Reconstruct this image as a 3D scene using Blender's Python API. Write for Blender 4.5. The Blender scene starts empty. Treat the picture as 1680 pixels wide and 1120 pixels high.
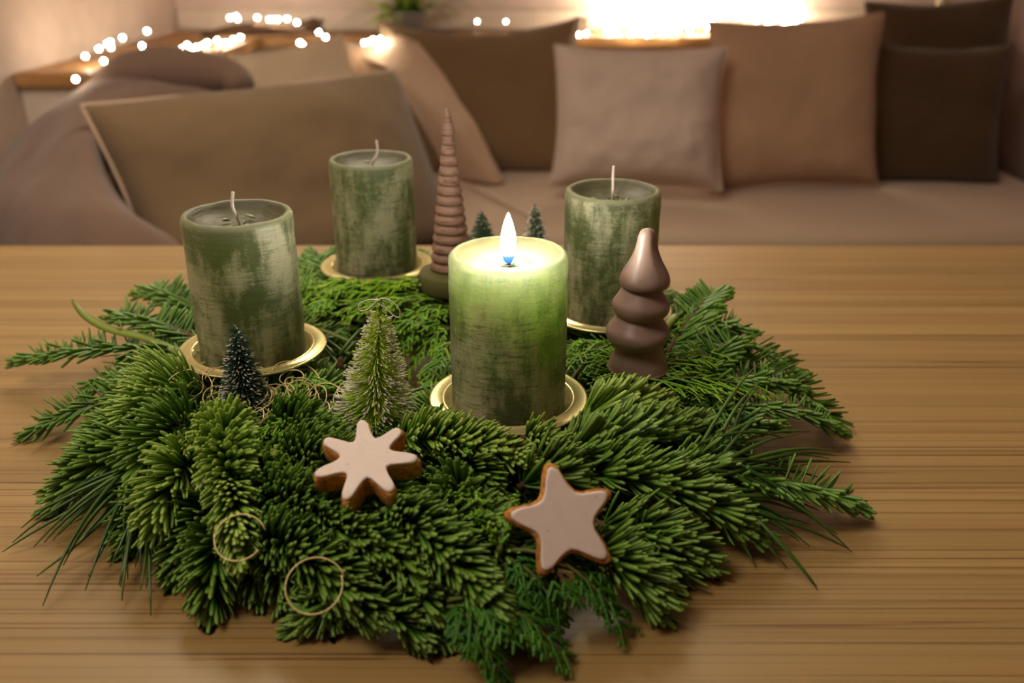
import bpy, bmesh, math, random
import numpy as np
from mathutils import Vector, Matrix, noise

# ------------------------------------------------------------------ camera, world, light, exposure
S = bpy.context.scene
COL = S.collection
R = math.radians
TABLE = 0.74
CAMZ = TABLE + 0.308
PITCH = R(23.4)
FPX = 1500.0

cam = bpy.data.cameras.new('camera')
camo = bpy.data.objects.new('camera', cam)
COL.objects.link(camo)
camo.location = (0, 0, CAMZ)
camo.rotation_euler = (R(90) - PITCH, 0, 0)
cam.sensor_width = 36.0
cam.lens = 36.0 * FPX / 1680.0
cam.clip_start = 0.02
cam.dof.use_dof = True
cam.dof.focus_distance = 0.545
cam.dof.aperture_fstop = 6.0
S.camera = camo

w = bpy.data.worlds.new('World')
S.world = w
w.use_nodes = True
w.node_tree.nodes['Background'].inputs[0].default_value = (0.9, 0.72, 0.6, 1)
w.node_tree.nodes['Background'].inputs[1].default_value = 0.05

def area_light(name, loc, target, size, power, col):
    l = bpy.data.lights.new(name, 'AREA')
    l.shape = 'DISK'
    l.size = size
    l.energy = power
    l.color = col
    o = bpy.data.objects.new(name, l)
    COL.objects.link(o)
    o.location = loc
    o.rotation_euler = (Vector(target) - Vector(loc)).to_track_quat('-Z', 'Y').to_euler()
    return o

area_light('ceiling_lamp_light', (-0.20, 1.45, 1.65), (-0.08, 0.80, 0.7), 0.7, 9.5, (1.0, 0.88, 0.66))
area_light('room_fill_light', (-0.70, 0.10, 2.3), (-0.05, 2.5, 0.85), 0.8, 21, (1.0, 0.88, 0.74))  # unseen fill light, added to brighten the sofa and front faces

S.view_settings.view_transform = 'Standard'
S.view_settings.look = 'None'
S.view_settings.gamma = 1.0
S.view_settings.use_curve_mapping = False
S.view_settings.exposure = 0.0
S.cycles.use_denoising = True
S.cycles.max_bounces = 8
S.cycles.sample_clamp_indirect = 60.0

# ------------------------------------------------------------------ helpers
CP, SP = math.cos(PITCH), math.sin(PITCH)
def at(px, py, z):
    """point seen at pixel (px, py) at axial depth z"""
    u = (px - 840) / FPX
    v = (py - 560) / FPX
    return Vector((u * z, z * (CP - v * SP), CAMZ + z * (-SP - v * CP)))
def over(px, py, h):
    """point seen at pixel (px, py) that lies h above the table top"""
    v = (py - 560) / FPX
    return at(px, py, (TABLE + h - CAMZ) / (-SP - v * CP))

def lin(c):
    return tuple(((x / 255) / 12.92 if x / 255 <= 0.04045 else ((x / 255 + 0.055) / 1.055) ** 2.4) for x in c)

def prep(me, smooth=True):
    if smooth:
        me.polygons.foreach_set('use_smooth', np.ones(len(me.polygons), dtype=bool))
    me.update()

def make_mesh(name, verts, faces, mat=None, smooth=True, attr=None):
    """verts (n,3); faces: list of index lists or an (n,4) array; attr {name: per vertex floats}"""
    me = bpy.data.meshes.new(name)
    v = np.asarray(verts, dtype=np.float32)
    if isinstance(faces, np.ndarray):
        n, k = faces.shape
        me.vertices.add(len(v))
        me.vertices.foreach_set('co', v.ravel())
        me.loops.add(n * k)
        me.loops.foreach_set('vertex_index', faces.astype(np.int32).ravel())
        me.polygons.add(n)
        me.polygons.foreach_set('loop_start', np.arange(0, n * k, k, dtype=np.int32))
        me.update(calc_edges=True)
        me.validate()
    else:
        me.from_pydata([tuple(map(float, p)) for p in v], [], [list(f) for f in faces])
    if attr:
        for an, av in attr.items():
            a = me.attributes.new(an, 'FLOAT', 'POINT')
            a.data.foreach_set('value', np.asarray(av, dtype=np.float32))
    if mat:
        me.materials.append(mat)
    prep(me, smooth)
    return me

def wpos(o):
    p = Vector((0, 0, 0))
    while o is not None:
        p += o.location
        o = o.parent
    return p

def link(name, me, parent=None, loc=None, kind=None, label=None):
    """one mesh object; loc is in the parent's frame"""
    o = bpy.data.objects.new(name, me)
    COL.objects.link(o)
    if parent is not None:
        o.parent = parent
    if loc is not None:
        o.location = loc
    if kind:
        o['kind'] = kind
    if label:
        o['label'] = label
    return o

def wobj(name, verts, faces, mat, parent=None, kind=None, label=None, smooth=True, attr=None, base=None):
    """a mesh given in world coordinates; its origin is the parent's origin, or base"""
    v = np.asarray(verts, dtype=np.float64)
    off = wpos(parent) if parent is not None else Vector((0, 0, 0))
    loc = Vector((0, 0, 0))
    if base is not None:
        loc = Vector(base) - off
        off = Vector(base)
    me = make_mesh(name, v - np.array(off), faces, mat, smooth, attr)
    return link(name, me, parent, loc, kind, label)

def tag(o, label, cat, group=None):
    o['label'] = label
    o['category'] = cat
    if group:
        o['group'] = group
    return o
def thing(name, label, cat, loc, group=None):
    o = bpy.data.objects.new(name, None)
    o.empty_display_size = 0.02
    COL.objects.link(o)
    o.location = loc
    return tag(o, label, cat, group)
def struct(o):
    o['kind'] = 'structure'
    return o

def box(x0, x1, y0, y1, z0, z1):
    v = [(x0, y0, z0), (x1, y0, z0), (x1, y1, z0), (x0, y1, z0), (x0, y0, z1), (x1, y0, z1), (x1, y1, z1), (x0, y1, z1)]
    f = [(0, 3, 2, 1), (4, 5, 6, 7), (0, 1, 5, 4), (1, 2, 6, 5), (2, 3, 7, 6), (3, 0, 4, 7)]
    return v, f
def bevel(o, wd, seg=3):
    m = o.modifiers.new('bevel', 'BEVEL')
    m.width = wd
    m.segments = seg
    m.limit_method = 'ANGLE'
    return o

def lathe(prof, n=48, wob=None):
    """prof: list of (r, z) from bottom to top; r==0 at an end closes it"""
    V, F, rows = [], [], []
    for r, z in prof:
        if r <= 1e-6:
            rows.append([len(V)])
            V.append((0, 0, z))
        else:
            row = []
            for k in range(n):
                a = 2 * math.pi * k / n
                rr, zz = (r, z) if wob is None else wob(r, z, a)
                row.append(len(V))
                V.append((rr * math.cos(a), rr * math.sin(a), zz))
            rows.append(row)
    for a, b in zip(rows, rows[1:]):
        if len(a) == 1 and len(b) == 1:
            continue
        for k in range(n):
            j = (k + 1) % n
            if len(a) == 1:
                F.append((a[0], b[j], b[k]))
            elif len(b) == 1:
                F.append((a[k], a[j], b[0]))
            else:
                F.append((a[k], a[j], b[j], b[k]))
    return V, F

def tube(pts, rad, n=6, closed=False):
    """swept tube along pts; rad is a float or a list"""
    P = [Vector(p) for p in pts]
    m = len(P)
    V, F = [], []
    t = (P[1] - P[0]).normalized()
    up = Vector((0, 0, 1)) if abs(t.z) < 0.9 else Vector((1, 0, 0))
    nrm = t.cross(up).normalized()
    for i in range(m):
        if closed:
            t = (P[(i + 1) % m] - P[i - 1]).normalized()
        else:
            t = (P[min(i + 1, m - 1)] - P[max(i - 1, 0)]).normalized()
        nrm = (nrm - t * nrm.dot(t)).normalized()
        b = t.cross(nrm)
        r = rad if isinstance(rad, (int, float)) else rad[i]
        for k in range(n):
            a = 2 * math.pi * k / n
            V.append(P[i] + (nrm * math.cos(a) + b * math.sin(a)) * r)
    for i in range(m if closed else m - 1):
        i2 = (i + 1) % m
        for k in range(n):
            j = (k + 1) % n
            F.append((i * n + k, i * n + j, i2 * n + j, i2 * n + k))
    if not closed:
        F.append(tuple(range(n - 1, -1, -1)))
        F.append(tuple(range((m - 1) * n, m * n)))
    return V, F

def merge(*pieces):
    V, F = [], []
    for v, f in pieces:
        o = len(V)
        V += [tuple(p) for p in v]
        F += [tuple(i + o for i in q) for q in f]
    return V, F
def shift(vf, d):
    return [(p[0] + d[0], p[1] + d[1], p[2] + d[2]) for p in vf[0]], vf[1]

def catmull(P, per=6):
    P = [np.array(p, dtype=float) for p in P]
    out = []
    for i in range(len(P) - 1):
        p0, p1, p2, p3 = P[max(i - 1, 0)], P[i], P[i + 1], P[min(i + 2, len(P) - 1)]
        for k in range(per):
            t = k / per
            out.append(0.5 * (2 * p1 + (p2 - p0) * t + (2 * p0 - 5 * p1 + 4 * p2 - p3) * t * t + (3 * p1 - p0 - 3 * p2 + p3) * t ** 3))
    out.append(P[-1])
    return np.array(out)

def patch(grid, per=7):
    """smooth surface through a grid of points"""
    rows = [catmull(r, per) for r in grid]
    cols = [catmull([r[j] for r in rows], per) for j in range(len(rows[0]))]
    nc, nr = len(cols), len(cols[0])
    V = np.array([cols[j][i] for i in range(nr) for j in range(nc)])
    F = [(i * nc + j, i * nc + j + 1, (i + 1) * nc + j + 1, (i + 1) * nc + j) for i in range(nr - 1) for j in range(nc - 1)]
    return V, F

# ------------------------------------------------------------------ materials
class NT:
    def __init__(self, name):
        self.m = bpy.data.materials.new(name)
        self.m.use_nodes = True
        self.t = self.m.node_tree
        self.b = self.t.nodes['Principled BSDF']
    def n(self, typ, **kw):
        nd = self.t.nodes.new(typ)
        for k, v in kw.items():
            if k.startswith('i_'):
                nd.inputs[k[2:].replace('_', ' ')].default_value = v
            else:
                setattr(nd, k, v)
        return nd
    def l(self, a, b):
        self.t.links.new(a, b)
    def coord(self, which='Object', scale=(1, 1, 1), rot=(0, 0, 0), loc=(0, 0, 0)):
        tc = self.n('ShaderNodeTexCoord')
        mp = self.n('ShaderNodeMapping')
        mp.inputs['Scale'].default_value = scale
        mp.inputs['Rotation'].default_value = rot
        mp.inputs['Location'].default_value = loc
        self.l(tc.outputs[which], mp.inputs['Vector'])
        return mp.outputs[0]
    def noise(self, vec, scale, detail=4, rough=0.55, dist=0.0):
        nd = self.n('ShaderNodeTexNoise')
        nd.inputs['Scale'].default_value = scale
        nd.inputs['Detail'].default_value = detail
        nd.inputs['Roughness'].default_value = rough
        nd.inputs['Distortion'].default_value = dist
        if vec is not None:
            self.l(vec, nd.inputs['Vector'])
        return nd.outputs['Fac']
    def ramp(self, fac, stops, interp='LINEAR'):
        r = self.n('ShaderNodeValToRGB')
        r.color_ramp.interpolation = interp
        e = r.color_ramp.elements
        while len(e) < len(stops):
            e.new(0.5)
        for el, (p, c) in zip(e, stops):
            el.position = p
            el.color = (*c, 1) if len(c) == 3 else c
        self.l(fac, r.inputs['Fac'])
        return r.outputs['Color']
    def mix(self, fac, a, b, blend='MIX'):
        x = self.n('ShaderNodeMix', data_type='RGBA', blend_type=blend)
        for i, v in ((0, fac), (6, a), (7, b)):
            if isinstance(v, (int, float)):
                x.inputs[i].default_value = v
            elif isinstance(v, tuple):
                x.inputs[i].default_value = (*v, 1)
            else:
                self.l(v, x.inputs[i])
        return x.outputs[2]
    def math(self, op, a, b=None, clamp=False):
        x = self.n('ShaderNodeMath', operation=op, use_clamp=clamp)
        for i, v in enumerate((a, b)):
            if v is None:
                continue
            if isinstance(v, (int, float)):
                x.inputs[i].default_value = v
            else:
                self.l(v, x.inputs[i])
        return x.outputs[0]
    def bump(self, h, strength=0.3, dist=0.002):
        b = self.n('ShaderNodeBump')
        b.inputs['Strength'].default_value = strength
        b.inputs['Distance'].default_value = dist
        self.l(h, b.inputs['Height'])
        self.l(b.outputs[0], self.b.inputs['Normal'])
    def set(self, **kw):
        for k, v in kw.items():
            inp = self.b.inputs[k.replace('_', ' ')]
            if isinstance(v, (int, float)):
                inp.default_value = v
            elif isinstance(v, tuple):
                inp.default_value = (*v, 1) if len(v) == 3 and inp.type == 'RGBA' else v
            else:
                self.l(v, inp)
        return self

def fabric(name, c1, c2, scale=9, weave=420, bstr=0.25):
    n = NT(name)
    v = n.coord()
    a = n.noise(v, scale, 5, 0.6)
    wv = n.noise(v, weave, 2, 0.5)
    col = n.mix(a, lin(c1), lin(c2))
    col = n.mix(n.math('MULTIPLY', wv, 0.35), col, lin(tuple(x * 0.72 for x in c1)))
    n.set(Base_Color=col, Roughness=0.95, Specular_IOR_Level=0.15, Sheen_Weight=0.25, Sheen_Roughness=0.5)
    n.bump(n.noise(v, 60, 6, 0.7), bstr, 0.004)
    return n.m

def plain(name, c, rough=0.6, **kw):
    n = NT(name)
    v = n.coord()
    a = n.noise(v, 14, 4)
    n.set(Base_Color=n.mix(a, lin(tuple(x * 0.92 for x in c)), lin(tuple(min(255, x * 1.06) for x in c))), Roughness=rough, **kw)
    return n.m

M = {}
M['wall'] = plain('painted_plaster', (206, 184, 170), 0.9)
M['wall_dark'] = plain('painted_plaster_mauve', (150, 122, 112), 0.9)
M['ceiling'] = plain('ceiling_white', (225, 215, 205), 0.95)
M['trim'] = plain('painted_trim', (215, 198, 180), 0.5)
M['floor'] = plain('dark_oak', (92, 62, 40), 0.5)

def wood(name, c1, c2, c3, stretch=(1.2, 26, 26), rough=0.42, spec=0.5, coat=0.0, fine=1.0):
    n = NT(name)
    v = n.coord(scale=stretch)
    a = n.noise(v, 2.2, 6, 0.6, 0.25)
    v2 = n.coord(scale=(stretch[0] * 1.1, stretch[1] * 7 * fine, stretch[2] * 7 * fine))
    b = n.noise(v2, 2.0, 4, 0.6)
    col = n.ramp(a, [(0.25, lin(c1)), (0.5, lin(c2)), (0.75, lin(c3))])
    dark = n.ramp(b, [(0.34, lin((150, 128, 104))), (0.47, (1, 1, 1))])
    col = n.mix(0.75, col, dark, 'MULTIPLY')
    n.set(Base_Color=col, Roughness=rough, Specular_IOR_Level=spec, Coat_Weight=coat, Coat_Roughness=0.42)
    n.bump(b, 0.06, 0.001)
    return n
# bamboo table: strips, long fibres, node marks
n = wood('bamboo_table', (150, 119, 66), (160, 129, 75), (170, 139, 86), (0.7, 34, 34), 0.40, 0.8, 0.6)
v = n.coord(scale=(1, 1, 1))
sx = n.n('ShaderNodeSeparateXYZ'); n.l(v, sx.inputs[0])
strip = n.math('FLOOR', n.math('MULTIPLY', sx.outputs[1], 46.0))
wn = n.n('ShaderNodeTexWhiteNoise', noise_dimensions='1D'); n.l(strip, wn.inputs['W'])
cx = n.n('ShaderNodeCombineXYZ')
n.l(n.math('ADD', n.math('MULTIPLY', sx.outputs[0], 1.6), n.math('MULTIPLY', wn.outputs[0], 40.0)), cx.inputs[0])
n.l(n.math('MULTIPLY', strip, 3.7), cx.inputs[1])
n.l(n.math('MULTIPLY', sx.outputs[1], 60), cx.inputs[2])
knot = n.noise(cx.outputs[0], 3.0, 2, 0.4)
kc = n.ramp(knot, [(0.68, (1, 1, 1)), (0.76, lin((188, 150, 110)))])
tone = n.ramp(wn.outputs[0], [(0.0, lin((226, 222, 214))), (1.0, (1, 1, 1))])
old = n.b.inputs['Base Color'].links[0].from_socket
c = n.mix(0.8, n.mix(0.8, old, tone, 'MULTIPLY'), kc, 'MULTIPLY')
n.l(c, n.b.inputs['Base Color'])
M['bamboo'] = n.m
M['sill_wood'] = wood('honey_wood', (150, 106, 60), (176, 128, 76), (192, 146, 92), (2, 20, 20), 0.5, 0.4).m
M['slice'] = plain('mossy_wood_slice', (86, 84, 40), 0.85)
M['bark'] = plain('twig_bark', (84, 58, 36), 0.85)
M['ringwood'] = wood('brown_stained_wood', (130, 98, 82), (142, 110, 92), (152, 120, 102), (14, 14, 50), 0.6, 0.25).m

# needles: colour from the two attributes stored on them (tone per needle, tip along it)
def leaf_mat(name, dark, mid, light, tipc, rough=0.42, sub=0.0):
    n = NT(name)
    a1 = n.n('ShaderNodeAttribute', attribute_name='tone')
    a2 = n.n('ShaderNodeAttribute', attribute_name='tip')
    col = n.ramp(a1.outputs['Fac'], [(0.0, lin(dark)), (0.5, lin(mid)), (1.0, lin(light))])
    tf = n.ramp(a2.outputs['Fac'], [(0.45, (0, 0, 0)), (1.0, (0.85, 0.85, 0.85))])
    col = n.mix(tf, col, lin(tipc))
    n.set(Base_Color=col, Roughness=rough, Specular_IOR_Level=0.4)
    return n.m
M['fir'] = leaf_mat('fir_needles', (38, 76, 18), (68, 112, 28), (102, 146, 42), (128, 164, 66))
M['fir_light'] = leaf_mat('fresh_fir_needles', (76, 120, 24), (106, 152, 36), (142, 182, 54), (178, 204, 98))
M['fir_flat'] = leaf_mat('fir_needles_olive', (42, 76, 18), (68, 110, 28), (98, 138, 42), (110, 148, 54))
M['cypress'] = leaf_mat('cypress_leaves', (56, 104, 16), (96, 152, 22), (146, 196, 34), (180, 212, 48), 0.5)
M['cypress_lime'] = leaf_mat('cypress_leaves_lime', (86, 128, 24), (128, 166, 36), (172, 196, 56), (196, 208, 80), 0.5)
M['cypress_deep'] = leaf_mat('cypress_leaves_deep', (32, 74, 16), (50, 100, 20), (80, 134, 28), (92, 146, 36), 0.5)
M['pine'] = leaf_mat('pine_needles', (34, 62, 20), (58, 90, 30), (84, 116, 44), (96, 120, 52), 0.35)
M['blade'] = leaf_mat('leaf_blade', (96, 116, 30), (112, 130, 38), (130, 146, 52), (140, 130, 60), 0.45)
M['stem_green'] = plain('green_twig', (92, 98, 40), 0.7)
M['straw'] = plain('dark_moss_ring', (34, 40, 16), 0.95)

# candle wax, the same for all four: dark green, frosted and scratched
def wax():
    n = NT('rustic_green_wax')
    v = n.coord()
    oi = n.n('ShaderNodeObjectInfo')
    add = n.n('ShaderNodeVectorMath', operation='ADD')
    sc = n.n('ShaderNodeVectorMath', operation='SCALE')
    cmb = n.n('ShaderNodeCombineXYZ')
    for i in range(3):
        n.l(oi.outputs['Random'], cmb.inputs[i])
    n.l(cmb.outputs[0], sc.inputs[0]); sc.inputs['Scale'].default_value = 3.0
    n.l(v, add.inputs[0]); n.l(sc.outputs[0], add.inputs[1])
    def mapped(s):
        mp = n.n('ShaderNodeMapping'); mp.inputs['Scale'].default_value = s
        n.l(add.outputs[0], mp.inputs['Vector']); return mp.outputs[0]
    big = n.noise(mapped((1, 1, 0.55)), 42, 4, 0.6)
    vert = n.noise(mapped((4.5, 4.5, 0.55)), 44, 4, 0.62)
    hor = n.noise(mapped((0.8, 0.8, 7)), 60, 5, 0.7, 0.8)
    fine = n.noise(mapped((1, 1, 1)), 600, 3, 0.6)
    f = n.math('ADD', n.math('MULTIPLY', big, 1.5), n.math('MULTIPLY', vert, 0.35))
    f = n.math('ADD', f, n.math('MULTIPLY', hor, 0.35))
    f = n.math('ADD', f, n.math('MULTIPLY', fine, 0.34))
    fac = n.ramp(n.math('MULTIPLY', f, 0.42), [(0.485, (0, 0, 0)), (0.61, (1, 1, 1))])
    col = n.mix(fac, lin((26, 34, 12)), lin((148, 142, 118)))
    crack = n.ramp(hor, [(0.37, (0.2, 0.2, 0.2)), (0.42, (1, 1, 1))])
    col = n.mix(0.7, col, crack, 'MULTIPLY')
    # only the coat on the side is frosted; the cut top is bare green wax
    geo = n.n('ShaderNodeSeparateXYZ'); n.l(v, geo.inputs[0])
    rad = n.n('ShaderNodeVectorMath', operation='LENGTH')
    flat_ = n.n('ShaderNodeVectorMath', operation='MULTIPLY'); flat_.inputs[1].default_value = (1, 1, 0)
    n.l(v, flat_.inputs[0]); n.l(flat_.outputs[0], rad.inputs[0])
    side = n.math('MULTIPLY', n.math('MULTIPLY', n.math('SUBTRACT', 0.0985, geo.outputs[2]), 400.0, True), n.math('MULTIPLY', n.math('SUBTRACT', rad.outputs['Value'], 0.0328), 1500.0, True))
    rim = n.math('MULTIPLY', n.math('SUBTRACT', rad.outputs['Value'], 0.0300), 600.0, True)
    topc = n.mix(rim, lin((56, 50, 20)), lin((92, 94, 58)))
    col = n.mix(side, topc, col)
    ssf = n.math('MULTIPLY', n.math('MAXIMUM', side, n.math('ADD', n.math('MULTIPLY', rim, 0.6), 0.4)), 0.115)
    n.set(Base_Color=col, Roughness=0.46, Specular_IOR_Level=0.35)
    # under the thin dark coat the wax is pale and translucent
    ss = n.n('ShaderNodeSubsurfaceScattering')
    ss.inputs['Color'].default_value = (*lin((178, 198, 122)), 1)
    ss.inputs['Scale'].default_value = 0.16
    ss.inputs['Radius'].default_value = (0.85, 1.0, 0.75)
    mx = n.n('ShaderNodeMixShader')
    n.l(ssf, mx.inputs[0])
    n.l(n.b.outputs[0], mx.inputs[1]); n.l(ss.outputs[0], mx.inputs[2])
    n.l(mx.outputs[0], n.t.nodes['Material Output'].inputs['Surface'])
    hb = n.math('ADD', n.math('MULTIPLY', hor, 0.8), n.math('MULTIPLY', vert, 0.4))
    n.bump(hb, 0.6, 0.002)
    return n.m
M['wax'] = wax()
M['wick'] = plain('cotton_wick', (214, 198, 182), 0.8)
M['burnt'] = plain('burnt_wick', (40, 34, 40), 0.8)
n = NT('molten_wax'); n.set(Base_Color=lin((104, 140, 84)), Roughness=0.08, Specular_IOR_Level=0.5, Subsurface_Weight=0.6, Subsurface_Scale=0.01); M['pool'] = n.m
n = NT('wax_flakes'); n.set(Base_Color=lin((150, 156, 100)), Roughness=0.4); M['flake'] = n.m
n = NT('gold_metal')
a = n.noise(n.coord(), 30, 3)
n.set(Base_Color=n.mix(a, lin((232, 220, 150)), lin((240, 228, 164))), Metallic=0.7, Roughness=0.24); M['gold'] = n.m
n = NT('gold_wire'); n.set(Base_Color=lin((226, 204, 146)), Metallic=0.3, Roughness=0.35); M['wire'] = n.m
# flame: blue at the wick, white above
n = NT('candle_flame')
sx = n.n('ShaderNodeSeparateXYZ'); n.l(n.coord(), sx.inputs[0])
fr = n.math('DIVIDE', sx.outputs[2], 0.030)
colr = n.ramp(fr, [(0.0, (0.05, 0.16, 1.0)), (0.20, (0.10, 0.28, 1.0)), (0.34, (1, 0.95, 0.84)), (1.0, (1, 0.92, 0.78))])
st = n.ramp(fr, [(0.0, (0.002, 0.002, 0.002)), (0.18, (0.004, 0.004, 0.004)), (0.30, (1, 1, 1)), (1.0, (1, 1, 1))])
n.set(Base_Color=(0, 0, 0), Emission_Color=colr, Emission_Strength=n.math('MULTIPLY', st, 700.0), Specular_IOR_Level=0.0)
M['flame'] = n.m
n = NT('warm_bulb'); n.set(Base_Color=(0, 0, 0), Emission_Color=(1.0, 0.86, 0.64), Emission_Strength=160.0); M['bulb'] = n.m
M['cable'] = plain('dark_cable', (50, 44, 30), 0.6)

def clay():
    n = NT('brown_glazed_clay')
    v = n.coord()
    a = n.noise(v, 60, 4, 0.6)
    col = n.mix(a, lin((120, 96, 84)), lin((156, 130, 116)))
    n.set(Base_Color=col, Roughness=0.42, Specular_IOR_Level=0.5)
    n.bump(n.noise(v, 90, 3), 0.25, 0.002)
    return n.m
M['clay'] = clay()
def biscuit():
    n = NT('baked_biscuit')
    v = n.coord()
    a = n.noise(v, 260, 4, 0.65)
    n.set(Base_Color=n.ramp(a, [(0.3, lin((136, 80, 26))), (0.5, lin((196, 128, 48))), (0.7, lin((226, 166, 84)))]), Roughness=0.85)
    n.bump(n.noise(v, 420, 5, 0.7), 0.8, 0.002)
    return n.m
M['biscuit'] = biscuit()
def icing():
    n = NT('sugar_icing')
    v = n.coord()
    a = n.noise(v, 120, 5, 0.6)
    spots = n.ramp(n.noise(v, 300, 2, 0.5), [(0.70, (1, 1, 1)), (0.78, lin((186, 150, 110)))])
    col = n.mix(a, lin((214, 196, 186)), lin((226, 210, 200)))
    n.set(Base_Color=n.mix(0.5, col, spots, 'MULTIPLY'), Roughness=0.5, Subsurface_Weight=0.2, Subsurface_Scale=0.003)
    n.bump(a, 0.15, 0.001)
    return n.m
M['icing'] = icing()
M['bristle_lime'] = plain('lime_bristle', (186, 218, 56), 0.5)
M['bristle_dark'] = plain('dark_green_bristle', (28, 70, 50), 0.5)
M['bristle_soft'] = plain('grey_green_bristle', (64, 92, 60), 0.6)
M['frost'] = plain('white_frost', (228, 220, 206), 0.7)
M['twist'] = plain('twisted_green_wire', (96, 116, 60), 0.45, Metallic=0.3)
M['twist_dark'] = plain('twisted_grey_wire', (104, 116, 108), 0.4, Metallic=0.5)

M['sofa'] = fabric('sofa_linen', (188, 164, 140), (198, 174, 150), 6)
M['taupe'] = fabric('taupe_linen', (112, 90, 64), (122, 100, 74), 7)
M['olive'] = fabric('olive_taupe_linen', (122, 98, 68), (132, 106, 78), 7)
M['mauve'] = fabric('pale_mauve_cotton', (196, 174, 160), (208, 186, 172), 8)
M['pink'] = fabric('dusty_pink_cotton', (170, 136, 108), (182, 148, 120), 8)
M['umber'] = fabric('dark_brown_linen', (76, 58, 38), (84, 64, 44), 8)
M['blush'] = fabric('blush_cotton', (196, 166, 140), (206, 176, 150), 8)
M['cream'] = fabric('cream_cotton', (206, 184, 152), (214, 192, 162), 8)
M['throw'] = fabric('grey_brown_wool', (112, 88, 74), (124, 100, 86), 12, 260, 0.5)
M['piping'] = plain('pale_piping', (206, 180, 156), 0.9)
M['pot'] = plain('grey_ceramic', (120, 112, 104), 0.5)
M['grassleaf'] = leaf_mat('grass_leaf', (70, 104, 20), (96, 132, 28), (150, 172, 60), (176, 180, 90), 0.5)
M['paleglass'] = plain('pale_candle_wax', (196, 186, 150), 0.4)
M['olivewax'] = plain('olive_wax', (130, 116, 66), 0.5)

# ------------------------------------------------------------------ room
WL, WB, WR, WF = -1.08, 3.12, 1.56, -1.6
CEIL = 2.5
SILL = 0.795
def slab(name, b, mat):
    v, f = box(*b)
    return struct(wobj(name, v, f, mat, smooth=False))
slab('floor', (WL - 0.1, WR + 0.1, WF - 0.1, WB + 0.1, -0.1, 0), M['floor'])
slab('ceiling', (WL - 0.1, WR + 0.1, WF - 0.1, WB + 0.1, CEIL, CEIL + 0.1), M['ceiling'])
slab('wall_left', (WL - 0.1, WL, WF, WB, 0, CEIL), M['wall'])
slab('wall_back', (WL - 0.1, WR + 0.1, WB, WB + 0.1, 0, CEIL), M['wall'])
slab('wall_right', (WR, WR + 0.1, WF, WB, 0, CEIL), M['wall_dark'])
slab('wall_front', (WL - 0.1, WR + 0.1, WF - 0.1, WF, 0, CEIL), M['wall_dark'])
o = slab('trim_1', (WL + 0.005, WR - 0.005, WB - 0.02, WB, SILL + 0.004, SILL + 0.065), M['trim']); bevel(o, 0.006)

# wooden ledge round the corner behind the seats, on its panelled plinth
ledge = thing('wall_ledge', 'honey coloured wooden ledge running round the corner behind the sofa cushions', 'ledge', (WL, WB, 0))
ledge.location = (0, WB - 0.1, 0)
v, f = box(WL + 0.002, 1.28, 2.90, WB - 0.022, SILL - 0.03, SILL)
bevel(wobj('board', v, f, M['sill_wood'], ledge, smooth=False), 0.005)
v, f = box(WL + 0.002, -0.76, 2.04, 2.898, SILL - 0.03, SILL)
bevel(wobj('board', v, f, M['sill_wood'], ledge, smooth=False), 0.005)
v, f = box(WL + 0.002, 1.26, 2.93, WB - 0.022, 0.0, SILL - 0.031)
wobj('plinth', v, f, M['trim'], ledge, smooth=False)
v, f = box(WL + 0.002, -0.80, 2.06, 2.92, 0.0, SILL - 0.031)
wobj('plinth', v, f, M['trim'], ledge, smooth=False)

# ------------------------------------------------------------------ table
tb = thing('dining_table', 'honey brown bamboo table carrying the green candle wreath', 'table', (0.1, 0.4, 0))
TX0, TX1, TY0, TY1 = -0.98, 1.10, -0.04, 0.985
v, f = box(TX0, TX1, TY0, TY1, TABLE - 0.035, TABLE)
bevel(wobj('tabletop', v, f, M['bamboo'], tb, smooth=False), 0.003, 2)
for lx in (TX0 + 0.06, TX1 - 0.12):
    for ly in (TY0 + 0.05, TY1 - 0.11):
        v, f = box(lx, lx + 0.06, ly, ly + 0.06, 0.0, TABLE - 0.036)
        bevel(wobj('leg', v, f, M['bamboo'], tb, smooth=False), 0.004, 2)
v, f = box(TX0 + 0.08, TX1 - 0.08, TY1 - 0.10, TY1 - 0.08, TABLE - 0.10, TABLE - 0.036)
wobj('apron', v, f, M['bamboo'], tb, smooth=False)

# ------------------------------------------------------------------ sofa
SEAT = 0.44
def soft_box(b, r=0.04, sub=3, puff=0.015, seed=0):
    x0, x1, y0, y1, z0, z1 = b
    bm = bmesh.new()
    bmesh.ops.create_cube(bm, size=1)
    bmesh.ops.scale(bm, vec=(x1 - x0, y1 - y0, z1 - z0), verts=bm.verts)
    bmesh.ops.translate(bm, vec=((x0 + x1) / 2, (y0 + y1) / 2, (z0 + z1) / 2), verts=bm.verts)
    bmesh.ops.bevel(bm, geom=bm.edges[:], offset=r, segments=5, affect='EDGES', profile=0.5)
    bmesh.ops.subdivide_edges(bm, edges=[e for e in bm.edges if e.calc_length() > 0.12], cuts=12, use_grid_fill=True)
    for q in bm.verts:
        d = noise.noise(q.co * 3.0 + Vector((seed, 0, 0)))
        q.co.z += puff * d * (1 if q.co.z > (z0 + z1) / 2 else 0.3)
    V = [tuple(q.co) for q in bm.verts]
    bm.verts.index_update()
    F = [tuple(q.index for q in fc.verts) for fc in bm.faces]
    bm.free()
    return V, F
sofa = thing('corner_sofa', 'pale linen corner sofa along the far wall beyond the table', 'sofa', (0.2, 2.4, 0))
v, f = soft_box((-0.30, 1.47, 2.03, 2.92, 0.29, SEAT), 0.035, puff=0.004)
wobj('seat_cushion', v, f, M['sofa'], sofa)
v, f = soft_box((-1.04, -0.305, 1.30, 2.04, 0.29, SEAT), 0.035, puff=0.004, seed=4)
wobj('seat_cushion', v, f, M['sofa'], sofa)
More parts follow.
